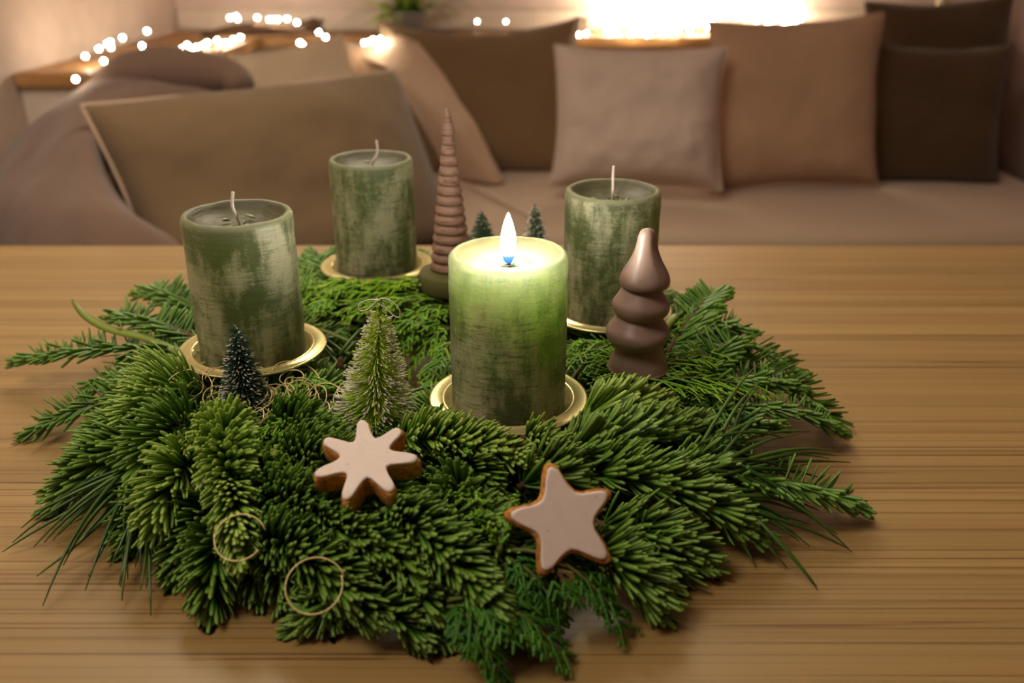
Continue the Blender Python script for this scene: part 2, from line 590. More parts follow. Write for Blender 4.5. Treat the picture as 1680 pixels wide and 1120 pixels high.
v, f = soft_box((-0.79, -0.305, 2.045, 2.92, 0.29, SEAT), 0.035, puff=0.004, seed=7)
wobj('seat_cushion', v, f, M['sofa'], sofa)
v, f = box(-0.30, 1.45, 2.06, 2.92, 0.04, 0.289)
wobj('base', v, f, M['umber'], sofa, smooth=False)
v, f = box(-1.02, -0.31, 1.33, 2.05, 0.04, 0.289)
wobj('base', v, f, M['umber'], sofa, smooth=False)
v, f = soft_box((-1.045, -0.88, 1.32, 2.03, SEAT + 0.005, 0.66), 0.05, puff=0.004, seed=9)
wobj('armrest', v, f, M['sofa'], sofa)
for x, y in ((-0.98, 1.36), (-0.36, 1.36), (-0.2, 2.1), (1.40, 2.1), (1.40, 2.85), (-0.98, 2.0)):
    v, f = box(x - 0.02, x + 0.02, y - 0.02, y + 0.02, 0, 0.04)
    wobj('foot', v, f, M['bark'], sofa, smooth=False)

# ------------------------------------------------------------------ cushions
def pillow(w_, h_, t_, seed, wr=0.012, pinch=0.06, sag=0.0, n=44, ear=0.02):
    """a stuffed square: x across, z up, bulging towards -y and +y; seam round the edge"""
    V, F = [], []
    rng = random.Random(seed)
    off = Vector((rng.uniform(0, 50), rng.uniform(0, 50), rng.uniform(0, 50)))
    grid = {}
    for side in (-1, 1):
        for i in range(n + 1):
            for j in range(n + 1):
                u, q = -1 + 2 * i / n, -1 + 2 * j / n
                edge = i in (0, n) or j in (0, n)
                if edge and side == 1:
                    continue
                uu = math.copysign(abs(u) ** 0.85, u)
                qq = math.copysign(abs(q) ** 0.85, q)
                corner = (abs(uu) * abs(qq)) ** 3
                x = w_ / 2 * uu * (1 - pinch * (1 - qq * qq) + ear * corner)
                z = h_ / 2 * qq * (1 - pinch * (1 - uu * uu) + ear * corner)
                prof = max(0.0, (1 - uu ** 4) * (1 - qq ** 4))
                th = t_ / 2 * prof ** 0.55
                # slump: lower half fuller
                th *= 1 + 0.18 * (-qq)
                P = Vector((x, 0, z))
                a = noise.fractal(P * 5 + off, 0.9, 2.0, 4) * wr
                cr = noise.noise(Vector((P.x * 3 + P.z * 7, P.z * 3, seed))) * wr * 1.5
                near = prof ** 0.3
                y = side * th + side * (a + cr) * near
                if not edge:
                    x += noise.noise(P * 9 + off) * 0.004
                else:
                    y += noise.noise(P * 6 + off) * 0.006
                    z += noise.noise(P * 7 + off * 2) * 0.005
                    x += noise.noise(P * 7 + off * 3) * 0.005
                z -= sag * (1 - u * u) * max(0, q) ** 2
                grid[(side, i, j)] = len(V)
                V.append((x, y, z))
    for i in range(n + 1):
        for j in range(n + 1):
            if i in (0, n) or j in (0, n):
                grid[(1, i, j)] = grid[(-1, i, j)]
    for side in (-1, 1):
        for i in range(n):
            for j in range(n):
                q = [grid[(side, i, j)], grid[(side, i + 1, j)], grid[(side, i + 1, j + 1)], grid[(side, i, j + 1)]]
                F.append(q if side == -1 else q[::-1])
    edge = [grid[(-1, i, 0)] for i in range(n)] + [grid[(-1, n, j)] for j in range(n)] + \
           [grid[(-1, i, n)] for i in range(n, 0, -1)] + [grid[(-1, 0, j)] for j in range(n, 0, -1)]
    return V, F, [V[k] for k in edge]

def cushion(label, mat, px, py, z, w_, h_, t_, lean, yaw, roll, seed, pipe=None, name='cushion', **kw):
    """centre seen at pixel (px,py) at axial depth z"""
    V, F, E = pillow(w_, h_, t_, seed, **kw)
    c = Vector(px) if py is None else at(px, py, z)
    Mx = Matrix.Rotation(yaw, 3, 'Z') @ Matrix.Rotation(-lean, 3, 'X') @ Matrix.Rotation(roll, 3, 'Y')
    W = [c + Mx @ Vector(p) for p in V]
    for q in W:
        q.z = max(q.z, SEAT + 0.003)
        q.y = min(q.y, 2.895 if q.z < SILL + 0.004 else WB - 0.03)
    low = min(p.z for p in W)
    base = Vector((c.x, c.y, low))
    o = wobj(name, W, F, mat, base=base)
    tag(o, label, 'cushion', 'sofa cushions')
    pv, pf = tube([Vector((q.x, min(q.y, 2.89), max(q.z, SEAT + 0.006))) for q in (c + Mx @ Vector(p) for p in E)], 0.0035, 6, True)
    wobj('piping', pv, pf, pipe or mat, o)
    return o

# far row along the wall, from the corner towards the dark wall
cushion('large olive taupe cushion in front of the grass plant, behind the pale blush cloth', M['olive'], 790, 164, 2.68, 0.575, 0.455, 0.16, R(16), R(2), R(-0.5), 11, sag=0.03)
cushion('pale mauve crumpled cushion standing under the brightest fairy lights', M['mauve'], 1047, 193, 2.33, 0.425, 0.35, 0.16, R(20), R(-2), R(1), 23, wr=0.022)
cushion('dusty pink cushion between the pale mauve and the dark brown cushions', M['pink'], 1302, 170, 2.44, 0.445, 0.435, 0.15, R(14), R(-3), R(-2.5), 37, wr=0.012)
cushion('dark brown cushion nearest the shaded wall, in front of a taller one', M['umber'], 1530, 190, 2.54, 0.375, 0.375, 0.13, R(14), R(-6), R(0), 41)
cushion('tall dark brown cushion rising behind a shorter dark one', M['umber'], 1533, 140, 2.69, 0.405, 0.475, 0.10, R(12), R(-4), R(-3), 43)
# nearer group on the short side
cushion('very large taupe cushion leaning beside the draped wool throw', M['taupe'], (-0.425, 1.77, 0.615), None, 0, 0.68, 0.41, 0.19, R(28), R(46), R(0), 53, pipe=M['blush'], wr=0.012, ear=0.01, pinch=0.03)
cushion('cream cushion in the corner below the hanging end of the fairy lights', M['cream'], 512, 193, 2.34, 0.29, 0.38, 0.13, R(24), R(26), R(-8), 61)
cushion('small brown cushion added to fill the gap between the cream cushion and the blush cloth', M['pink'], 608, 196, 2.62, 0.26, 0.42, 0.10, R(20), R(4), R(8), 67)  # stand-in cushion, added where there is only a brown gap

# ------------------------------------------------------------------ wool throw over the armrest
G = [
 [at(388, 118, 2.06), at(392, 128, 1.98), at(390, 145, 1.90), at(386, 165, 1.86), at(380, 215, 1.84)],
 [at(280, 100, 2.04), at(285, 110, 1.95), at(290, 128, 1.87), at(290, 150, 1.80), at(290, 205, 1.80)],
 [at(165, 124, 1.94), at(178, 122, 1.87), at(196, 136, 1.77), at(214, 164, 1.70), at(220, 235, 1.72)],
 [at(50, 205, 1.84), at(66, 196, 1.76), at(108, 200, 1.64), at(152, 216, 1.57), at(178, 285, 1.62)],
 [at(-16, 290, 1.74), at(4, 292, 1.65), at(70, 292, 1.50), at(160, 302, 1.45), at(222, 352, 1.52)],
 [at(-36, 400, 1.68), at(-14, 398, 1.58), at(80, 374, 1.41), at(190, 366, 1.38), at(290, 396, 1.43)],
 [at(-40, 560, 1.62), at(-18, 560, 1.54), at(90, 540, 1.36), at(240, 520, 1.34), at(350, 500, 1.38)],
]
V, F = patch(G, 9)
V2 = []
for p in V:
    q = Vector(p)
    d = noise.fractal(q * 6, 0.9, 2.0, 4) * 0.012 + math.sin(q.z * 34 + q.x * 16 + 4 * noise.noise(q * 4)) * 0.007
    V2.append(q + Vector((0.3, -0.8, 0.5)) * d)
roll = catmull([at(168, 148, 1.84), at(205, 122, 1.84), at(250, 112, 1.86), at(300, 118, 1.87), at(345, 122, 1.88), at(380, 128, 1.88), at(398, 142, 1.86)], 8)
rr = [0.012 + 0.026 * math.sin(math.pi * min(1, max(0, (i + 3) / (len(roll) + 3)))) ** 0.6 for i in range(len(roll))]
rv, rf = tube([Vector(p) for p in roll], rr, 14)
rv = [p + Vector((0.2, -0.6, 0.6)) * noise.noise(p * 14) * 0.012 for p in rv]
pv, pf = merge((V2, F), (rv, rf))
th = wobj('wool_throw', pv, pf, M['throw'], base=at(80, 560, 1.5))
sm = th.modifiers.new('thickness', 'SOLIDIFY'); sm.thickness = 0.008; sm.offset = 1
tag(th, 'grey brown wool throw draped in a fold over the sofa armrest', 'blanket')

# pale cloth spilling over the seat beside the large cushion
def on_seat(px, py, h=0.006):
    return at(px, py, (SEAT + h - CAMZ) / (-SP - (py - 560) / FPX * CP))
G = [
 [at(575, 84, 2.60), at(612, 72, 2.58), at(655, 62, 2.55), at(684, 76, 2.53), at(690, 100, 2.58)],
 [at(612, 102, 2.55), at(650, 94, 2.51), at(690, 96, 2.49), at(732, 136, 2.50), at(738, 170, 2.56)],
 [at(650, 126, 2.48), at(682, 140, 2.45), at(728, 164, 2.45), at(772, 204, 2.48), at(778, 240, 2.55)],
 [at(692, 195, 2.50), at(722, 208, 2.47), at(766, 232, 2.47), at(802, 262, 2.51), at(808, 280, 2.57)],
 [on_seat(742, 290), on_seat(766, 295), on_seat(796, 299), on_seat(818, 300), on_seat(828, 295)],
]
V, F = patch(G, 9)
V2 = [Vector(p) + Vector((0.4, -0.6, 0.4)) * (noise.fractal(Vector(p) * 7, 0.9, 2.0, 4) * 0.014) for p in V]
for q in V2:
    q.z = max(q.z, SEAT + 0.005)
cl_ = wobj('draped_cloth', V2, F, M['blush'], base=on_seat(780, 298, 0.0))
sm = cl_.modifiers.new('thickness', 'SOLIDIFY'); sm.thickness = 0.008; sm.offset = -1
tag(cl_, 'pale blush cloth hanging in a slope beside the very large taupe cushion', 'blanket')
hp = catmull([at(650, 124, 2.475), at(692, 194, 2.49), on_seat(741, 287, 0.010), on_seat(790, 312), on_seat(835, 336), on_seat(888, 362)], 8)
hv, hf = tube([Vector(q) for q in hp], 0.0055, 8)
wobj('hem', hv, hf, M['piping'], cl_)

# ------------------------------------------------------------------ fairy lights
sph = bmesh.new(); bmesh.ops.create_icosphere(sph, subdivisions=2, radius=0.0042)
bulb_me = bpy.data.meshes.new('bulb'); sph.to_mesh(bulb_me); sph.free(); bulb_me.materials.append(M['bulb']); prep(bulb_me)
def light_string(label, pts, base, loose=0.004):
    s = thing('fairy_lights', label, 'string lights', base, 'fairy lights on the ledge')
    P = []
    for i, p in enumerate(pts):
        P.append(p + Vector((0, 0.004, -0.007)))
        if i + 1 < len(pts):
            m = (p + pts[i + 1]) / 2
            P.append(m + Vector((0, 0.004, -0.014 - 0.01 * random.random())))
    for q in P:
        q.z = max(q.z, SILL + 0.003)
    cv, cf = tube([Vector(q) for q in catmull(P, 3)], 0.0014, 5)
    wobj('cable', cv, cf, M['cable'], s)
    for p in pts:
        link('bulb', bulb_me, s, p - s.location)
    return s
random.seed(5)
def onwall(px, py, h=None):
    """bulb near the left wall: h above the ledge, else on the wall"""
    v_ = (py - 560) / FPX
    if h is not None:
        return at(px, py, (SILL + h - CAMZ) / (-SP - v_ * CP))
    return at(px, py, (WL + 0.012) / ((px - 840) / FPX))
lower = [(124, 130), (170, 100), (233, 75), (250, 88), (258, 84), (266, 88), (277, 81), (298, 80), (307, 74), (316, 80), (323, 77),
         (333, 74), (340, 70), (356, 66), (369, 70), (378, 70), (383, 65), (395, 61), (382, 53)]
up = [(140, 92), (162, 80), (176, 72), (181, 69), (182, 78), (201, 62), (241, 51)]
cor = [(377, 29), (387, 27), (390, 31), (422, 29), (415, 44), (424, 44), (442, 32), (449, 32), (456, 32), (471, 31), (487, 37),
       (523, 53), (534, 61), (492, 70), (497, 74), (509, 77)]
light_string('row of warm fairy lights lying along the ledge behind the wool throw', [onwall(x, y, 0.012) for x, y in lower], onwall(124, 130, 0.0))
light_string('few warm fairy lights strung up the wall above the wool throw', [at(x, y, 2.05 + 0.0016 * (x - 140)) for x, y in up], onwall(140, 110, 0.0))
light_string('warm fairy lights wound round the brown twig garland in the corner', [at(x, y, 2.72 - 0.012 * max(0, y - 45)) for x, y in cor], at(430, 60, 2.72))
mid = [(598, 70), (607, 69), (612, 65), (618, 70), (624, 64), (632, 69), (636, 64), (783, 35), (830, 35), (846, 33), (876, 22), (923, 36), (930, 45), (937, 53), (950, 57), (962, 55)]
light_string('sparse warm fairy lights on the back ledge beside the grass plant', [onwall(x, y, 0.008 if x < 700 or x > 900 else 0.03) for x, y in mid], onwall(760, 60, 0.0))
cl = []
rng = random.Random(8)
for k in range(150):
    t = rng.random()
    x = 972 + 345 * t
    top = -30 if t < 0.82 else 0
    lo = 58 if x < 1160 else 46
    y = top + (lo - top) * rng.random() ** 0.75
    cl.append((x, y))
cl.sort(key=lambda p: p[0] + rng.uniform(-25, 25))
pts = []
for x, y in cl:
    zz = rng.uniform(2.78, 2.93)
    p = at(x, y, zz)
    if p.z < SILL + 0.012:
        p = onwall(x, y, 0.012)
    p.y = min(p.y, WB - 0.03)
    pts.append(p)
light_string('dense bright bundle of fairy lights heaped on the back ledge above the pale mauve cushion', pts, onwall(1140, 58, 0.0))

# twig garland in the corner
tg = thing('twig_garland', 'dark brown twig garland lying in the ledge corner among the fairy lights', 'garland', at(430, 56, 2.76))
for k in range(9):
    a = [at(335 + rng.uniform(-6, 6), 58 + rng.uniform(-4, 6), 2.68), at(400, 48 + rng.uniform(-9, 8), 2.70 + rng.uniform(-.03, .03)),
         at(470, 44 + rng.uniform(-10, 10), 2.74 + rng.uniform(-.03, .03)), at(528 + rng.uniform(-10, 4), 40 + rng.uniform(-10, 12), 2.80)]
    tv, tf = tube([Vector(q) for q in catmull(a, 5)], 0.006, 6)
    wobj('twig', tv, tf, M['bark'], tg)

# small things on the ledge
def seat_at(px, py):
    return onwall(px, py, 0.0)
p = onwall(672, 55, 0.0); p.y = 3.0; p.z = SILL
pl = thing('potted_grass_plant', 'green grass like pot plant on the ledge, its long leaves arching', 'plant', p)
v, f = lathe([(0, 0), (0.045, 0), (0.058, 0.062), (0.060, 0.068), (0.054, 0.068), (0.05, 0.058), (0, 0.058)], 28)
link('pot', make_mesh('pot', v, f, M['pot']), pl)
for k in range(60):
    a = rng.uniform(0, 6.28); ln = rng.uniform(0.12, 0.26); ou = rng.uniform(0.2, 1.3); ri_ = rng.uniform(0.5, 1.3)
    d = Vector((math.cos(a), math.sin(a) * 0.5, 0))
    P = []
    for i in range(7):
        t = i / 6
        P.append(d * (0.02 + ou * ln * t) + Vector((0, 0, 0.058 + ln * (ri_ * t - (0.3 + 0.6 * ou) * t * t))))
    side = Vector((-d.y, d.x, 0)).normalized()
    V, F = [], []
    for i, q in enumerate(P):
        ww = 0.0065 * (1 - (i / 6) ** 2) + 0.0004
        V += [q - side * ww, q + Vector((0, 0, -0.001)), q + side * ww]
    for i in range(6):
        for j in range(2):
            F.append((i * 3 + j, i * 3 + j + 1, i * 3 + j + 4, i * 3 + j + 3))
    tone = rng.random()
    link('leaf', make_mesh('leaf', V, F, M['grassleaf'], attr={'tone': [tone] * len(V), 'tip': [(i // 3) / 6 for i in range(len(V))]}), pl)
for px_path in ([(655, 34, 2.83), (645, 18, 2.82), (622, 8, 2.80), (586, -2, 2.78)], [(652, 36, 2.82), (635, 27, 2.80), (615, 30, 2.78), (597, 44, 2.77)], [(690, 30, 2.83), (700, 14, 2.83), (712, 6, 2.82), (730, 4, 2.8)],
                [(660, 34, 2.83), (662, 15, 2.82), (650, -5, 2.81), (640, -30, 2.8)], [(682, 34, 2.83), (688, 10, 2.82), (700, -8, 2.81), (725, -20, 2.8)]):
    P = catmull([at(*q) for q in px_path], 4)
    V, F = [], []
    for i, q in enumerate(P):
        ww = 0.0075 * (1 - (i / (len(P) - 1)) ** 2) + 0.0006
        V += [q - np.array([0, 0, ww]), q + np.array([0, -0.002, 0]), q + np.array([ww * 0.5, 0, ww])]
    for i in range(len(P) - 1):
        for j in range(2):
            F.append((i * 3 + j, i * 3 + j + 1, i * 3 + j + 4, i * 3 + j + 3))
    wobj('leaf', V, F, M['grassleaf'], pl, attr={'tone': [0.9] * len(V), 'tip': [(i // 3) / len(P) for i in range(len(V))]})
p = onwall(961, 46, 0.0); p.y = 2.955; p.x = (961 - 840) / FPX * 2.76; p.z = SILL
fg = thing('wooden_figurine', 'tiny dark brown turned wooden figure on the ledge among the lights', 'figurine', p)
v, f = lathe([(0, 0), (0.017, 0), (0.018, 0.004), (0.011, 0.03), (0.008, 0.036), (0, 0.038)], 20)
link('body', make_mesh('body', v, f, M['ringwood']), fg)
v, f = lathe([(0, 0.034), (0.008, 0.037), (0.011, 0.044), (0.008, 0.052), (0, 0.055)], 20)
link('head', make_mesh('head', v, f, M['ringwood']), fg)
p = Vector(((1549 - 840) / FPX * 2.80, 3.0, SILL))
ca = thing('taper_candle', 'pale unlit candle on the ledge behind the tall dark cushion', 'candle', p)
v, f = lathe([(0, 0), (0.017, 0), (0.017, 0.14), (0.013, 0.146), (0, 0.147)], 20)
link('wax', make_mesh('wax', v, f, M['paleglass']), ca)
v, f = tube([(0, 0, 0.144), (0.001, 0, 0.16)], 0.001, 5)
link('wick', make_mesh('wick', v, f, M['wick']), ca)
p = Vector(((1122 - 840) / FPX * 2.76, 2.97, SILL))
st = thing('twig_vase', 'slim green stem standing in a small vase among the bright lights', 'vase', p)
v, f = lathe([(0, 0), (0.012, 0), (0.014, 0.02), (0.006, 0.04), (0.008, 0.045), (0.005, 0.045), (0, 0.03)], 18)
link('vase', make_mesh('vase', v, f, M['pot']), st)
v, f = tube([(0, 0, 0.03), (0.002, 0, 0.09), (-0.003, 0, 0.16), (0.0, 0, 0.21)], [0.004, 0.004, 0.0035, 0.002], 6)
link('stem', make_mesh('stem', v, f, M['stem_green']), st)

# ------------------------------------------------------------------ wreath
WC = Vector((-0.055, 0.635, TABLE))
wreath = thing('advent_wreath', 'round wreath of mixed green fir, cypress and pine sprigs on the table', 'wreath', WC)
def torus(Rm, rr_, rz, zc, n=72, m=14):
    V, F = [], []
    for i in range(n):
        a = 2 * math.pi * i / n
        for j in range(m):
            b = 2 * math.pi * j / m
            q = Rm + rr_ * math.cos(b)
            p = Vector((q * math.cos(a), q * math.sin(a), zc + rz * math.sin(b)))
            p += Vector((math.cos(a), math.sin(a), 0.6)) * noise.noise(p * 30) * 0.005
            p.z = max(p.z, 0.001)
            V.append(p)
    for i in range(n):
        for j in range(m):
            F.append((i * m + j, ((i + 1) % n) * m + j, ((i + 1) % n) * m + (j + 1) % m, i * m + (j + 1) % m))
    return V, F
v, f = torus(0.145, 0.045, 0.020, 0.021)
link('wreath_ring', make_mesh('wreath_ring', v, f, M['straw']), wreath)

NR = np.random.default_rng(3)
def path_pts(a, b, arch, side=0.0, n=24):
    """arched path from a to b; arch lifts the middle, side bends it sideways"""
    a, b = np.array(a), np.array(b)
    d = b - a
    L = np.linalg.norm(d)
    s = np.cross(d / L, [0, 0, 1.0]); s /= max(1e-6, np.linalg.norm(s))
    m = (a + b) / 2 + np.array([0, 0, arch]) * 2 + s * side * 2
    t = np.linspace(0, 1, n)[:, None]
    return (1 - t) ** 2 * a + 2 * t * (1 - t) * m + t ** 2 * b
def frames(P):
    T = np.gradient(P, axis=0)
    T /= np.linalg.norm(T, axis=1)[:, None]
    S_ = np.cross(T, np.array([0, 0, 1.0]))
    S_ /= np.maximum(1e-6, np.linalg.norm(S_, axis=1))[:, None]
    N_ = np.cross(S_, T)
    return T, S_, N_
def interp(A, s):
    x = s * (len(A) - 1)
    i = np.clip(x.astype(int), 0, len(A) - 2)
    fr_ = (x - i)[:, None]
    return A[i] * (1 - fr_) + A[i + 1] * fr_
def nrm(a):
    return a / np.maximum(1e-9, np.linalg.norm(a, axis=1))[:, None]

# room kept free of needles: (centre, axis, radius, from, to) - plates, trees and biscuits press the green aside
KEEP = []
def keep(c, ax, r, lo, hi):
    KEEP.append((np.array(c, dtype=float), np.array(Vector(ax).normalized()), r, lo, hi))
def blocked(V):
    """V (n, k, 3): which of the n pieces reach into a kept zone"""
    bad = np.zeros(len(V), dtype=bool)
    for c, ax, r, lo, hi in KEEP:
        d = V - c
        h_ = d @ ax
        lat = np.linalg.norm(d - h_[..., None] * ax, axis=-1)
        bad |= ((lat < r) & (h_ > lo) & (h_ < hi)).any(axis=1)
    return bad
def top_xy(px, py, zc):
    p = at(px, py, zc)
    return p.x, p.y
CANDLES = [(834, 413, 0.53, 0.045), (388, 345, 0.583, 0.052), (1006, 315, 0.669, 0.045), (608, 258, 0.766, 0.045)]
for a_, b_, c_, h_ in CANDLES:
    q = top_xy(a_, b_, c_)
    keep((q[0], q[1], TABLE + h_), (0, 0, 1), 0.0500, -0.003, 0.03)
    keep((q[0], q[1], TABLE + h_), (0, 0, 1), 0.0360, -0.003, 0.12)
CLAY_AT = at(1044, 602, 0.598)
keep(CLAY_AT, (0, 0, 1), 0.019, 0.004, 0.1)
LIME_AT, DARK_AT = over(612, 704, 0.040), over(406, 684, 0.040)
keep(LIME_AT, (0, 0, 1), 0.012, 0.004, 0.1)
keep(DARK_AT, (0, 0, 1), 0.010, 0.004, 0.1)
SLICE_AT = at(741, 440, 0.752)
keep(SLICE_AT, (0, 0, 1), 0.028, -0.016, 0.02)
keep(SLICE_AT, (0, 0, 1), 0.018, -0.01, 0.13)
STAR7_AT, STAR7_N = over(600, 752, 0.072), Vector((-0.03, -0.34, 0.92))
def vdir(px, py):
    return (Vector((0, 0, CAMZ)) - at(px, py, 1)).normalized()
STAR5_AT, STAR5_N = over(925, 853, 0.056), vdir(925, 850) + Vector((0.20, -0.02, 0.08))
keep(STAR7_AT, STAR7_N, 0.0265, -0.0125, 0.03)
keep(STAR5_AT, STAR5_N, 0.0275, -0.0085, 0.03)

PR_T = np.array([0.0, 0.28, 0.80, 0.955])
PR_W = np.array([0.60, 0.92, 1.05, 0.80])
def needles(P, count, ln, wd, mode='bushy', alpha=(62, 32), curve=0.35, tone=(0.5, 0.25), upbias=0.0, zmin=0.0015, tipfan=True):
    T, Sd, N = frames(P)
    s = np.sort(NR.uniform(0.03, 1.0, count) ** 0.9)
    p0, t, sd, nn = interp(P, s), nrm(interp(T, s)), nrm(interp(Sd, s)), nrm(interp(N, s))
    if mode == 'bushy':
        ph = NR.normal(90, 78, count)
    else:
        ph = np.where(NR.random(count) < 0.5, NR.normal(14, 13, count), NR.normal(166, 13, count))
    ph = np.radians(ph)
    rad = sd * np.cos(ph)[:, None] + nn * np.sin(ph)[:, None]
    al = np.radians(alpha[0] + (alpha[1] - alpha[0]) * s ** 1.5 + NR.normal(0, 4.5, count))
    if tipfan:
        al = np.where(s > 0.93, np.radians(NR.uniform(4, 34, count)), al)
    d = nrm(t * np.cos(al)[:, None] + rad * np.sin(al)[:, None] + NR.normal(0, 0.045, (count, 3)))
    L = ln * NR.uniform(0.82, 1.12, count) * (1 - 0.30 * s ** 3) * np.clip(0.55 + s * 4, 0, 1)
    bend = nrm(t * 0.8 + np.array([0, 0, 0.5]))
    cv = curve * NR.uniform(0.5, 1.4, count)
    side = nrm(np.cross(d, t + 1e-4))
    up = nrm(np.cross(side, d))
    tn = np.clip(NR.normal(tone[0], tone[1], count), 0, 1)
    rings, tips = [], []
    for tt, w_ in zip(PR_T, PR_W):
        c = p0 + d * (L * tt)[:, None] + bend * (L * cv * tt * tt)[:, None] * 0.7
        a, b = side * wd / 2 * w_, up * wd / 2 * w_ * 0.55
        rings.append(np.stack([c + a, c + b, c - a, c - b], 1))
        tips.append(np.full((count, 4), tt))
    ctip = p0 + d * L[:, None] + bend * (L * cv)[:, None] * 0.7
    V = np.concatenate(rings + [ctip[:, None, :]], 1)      # count x 17 x 3
    tp = np.concatenate(tips + [np.ones((count, 1))], 1)
    V[:, :, 2] = np.maximum(V[:, :, 2], TABLE + zmin)
    ok = ~blocked(V)
    V, tp, tn = V[ok], tp[ok], tn[ok]
    f = []
    for k in range(3):
        for j in range(4):
            f.append((k * 4 + j, k * 4 + (j + 1) % 4, (k + 1) * 4 + (j + 1) % 4, (k + 1) * 4 + j))
    for j in (0, 2):
        f.append((12 + j, 12 + (j + 1) % 4, 16, 16))
        f.append((12 + (j + 1) % 4, 12 + (j + 2) % 4, 16, 16))
    return V, np.array(f), tp, np.repeat(tn[:, None], 17, 1)

def stack_needles(V, f, tp, tn):
    n_, k = V.shape[0], V.shape[1]
    quads = f[:12]
    tris = f[12:][:, :3]
    allf = (quads[None] + (np.arange(n_) * k)[:, None, None]).reshape(-1, 4)
    allt = (tris[None] + (np.arange(n_) * k)[:, None, None]).reshape(-1, 3)
    return V.reshape(-1, 3), allf, allt, tp.ravel(), tn.ravel()

def mesh_qt(name, V, quads, tris, mat, attr):
    me = bpy.data.meshes.new(name)
    me.vertices.add(len(V)); me.vertices.foreach_set('co', np.asarray(V, dtype=np.float32).ravel())
    nl = quads.size + tris.size
    me.loops.add(nl)
    me.loops.foreach_set('vertex_index', np.concatenate([quads.ravel(), tris.ravel()]).astype(np.int32))
    me.polygons.add(len(quads) + len(tris))
    st_ = np.concatenate([np.arange(len(quads)) * 4, len(quads) * 4 + np.arange(len(tris)) * 3])
    me.polygons.foreach_set('loop_start', st_.astype(np.int32))
    me.update(calc_edges=True)
    for an, av in attr.items():
        a = me.attributes.new(an, 'FLOAT', 'POINT'); a.data.foreach_set('value', np.asarray(av, dtype=np.float32))
    me.materials.append(mat)
    prep(me)
    return me

def fir(a, b, arch=0.006, side=0.0, dens=2.6, ln=0.021, wd=0.0021, mode='bushy', mat='fir', tone=(0.5, 0.22), label=None, alpha=(62, 34), curve=0.35):
    P = path_pts(a, b, arch, side)
    P[:, 2] = np.maximum(P[:, 2], TABLE + 0.003)
    L = np.sum(np.linalg.norm(np.diff(P, axis=0), axis=1))
    cnt = max(40, int(L * 1000 * dens))
    V, f, tp, tn = needles(P, cnt, ln, wd, mode, alpha=alpha, tone=tone, curve=curve)
    V, q, t3, tp, tn = stack_needles(V, f, tp, tn)
    base = Vector(P[0])
    tv, tf = tube([Vector(p) for p in P[:-1]], [0.0021 - 0.0012 * i / len(P) for i in range(len(P) - 1)], 6)
    sp = wobj('fir_sprig', tv, tf, M['bark'], wreath, base=base, label=label)
    me = mesh_qt('needles', V - np.array(base), q, t3, M[mat], {'tip': tp, 'tone': tn})
    link('needles', me, sp, (0, 0, 0), 'stuff')
    return sp

# ---- cypress fronds
def frond_segments(L, pairs, reach, sub, rng_):
    """flat spray in (s along, lateral) coordinates -> list of (p0, p1, width)"""
    seg = [((0, 0), (L, 0), 0.0020)]
    for k in range(pairs):
        s = L * (0.08 + 0.90 * (k + rng_.uniform(-0.3, 0.3)) / pairs)
        for sg in (-1, 1):
            if rng_.random() < 0.08:
                continue
            l = reach * L * (1 - 0.72 * (s / L)) * rng_.uniform(0.75, 1.1) * min(1, 0.5 + 3 * s / L)
            an = R(rng_.uniform(30, 44))
            p0 = (s, 0); p1 = (s + l * math.cos(an), sg * l * math.sin(an))
            seg.append((p0, p1, 0.0018))
            ns = max(1, int(sub * l / (reach * L) + 0.5))
            for j in range(ns):
                fr_ = 0.2 + 0.75 * (j + 0.5) / ns
                q0 = (p0[0] + (p1[0] - p0[0]) * fr_, p0[1] + (p1[1] - p0[1]) * fr_)
                for s2 in (-1, 1):
                    l2 = l * 0.40 * (1 - 0.55 * fr_) * rng_.uniform(0.7, 1.15)
                    a2 = math.atan2(p1[1] - p0[1], p1[0] - p0[0]) + s2 * R(rng_.uniform(26, 40))
                    seg.append((q0, (q0[0] + l2 * math.cos(a2), q0[1] + l2 * math.sin(a2)), 0.0016))
    return seg
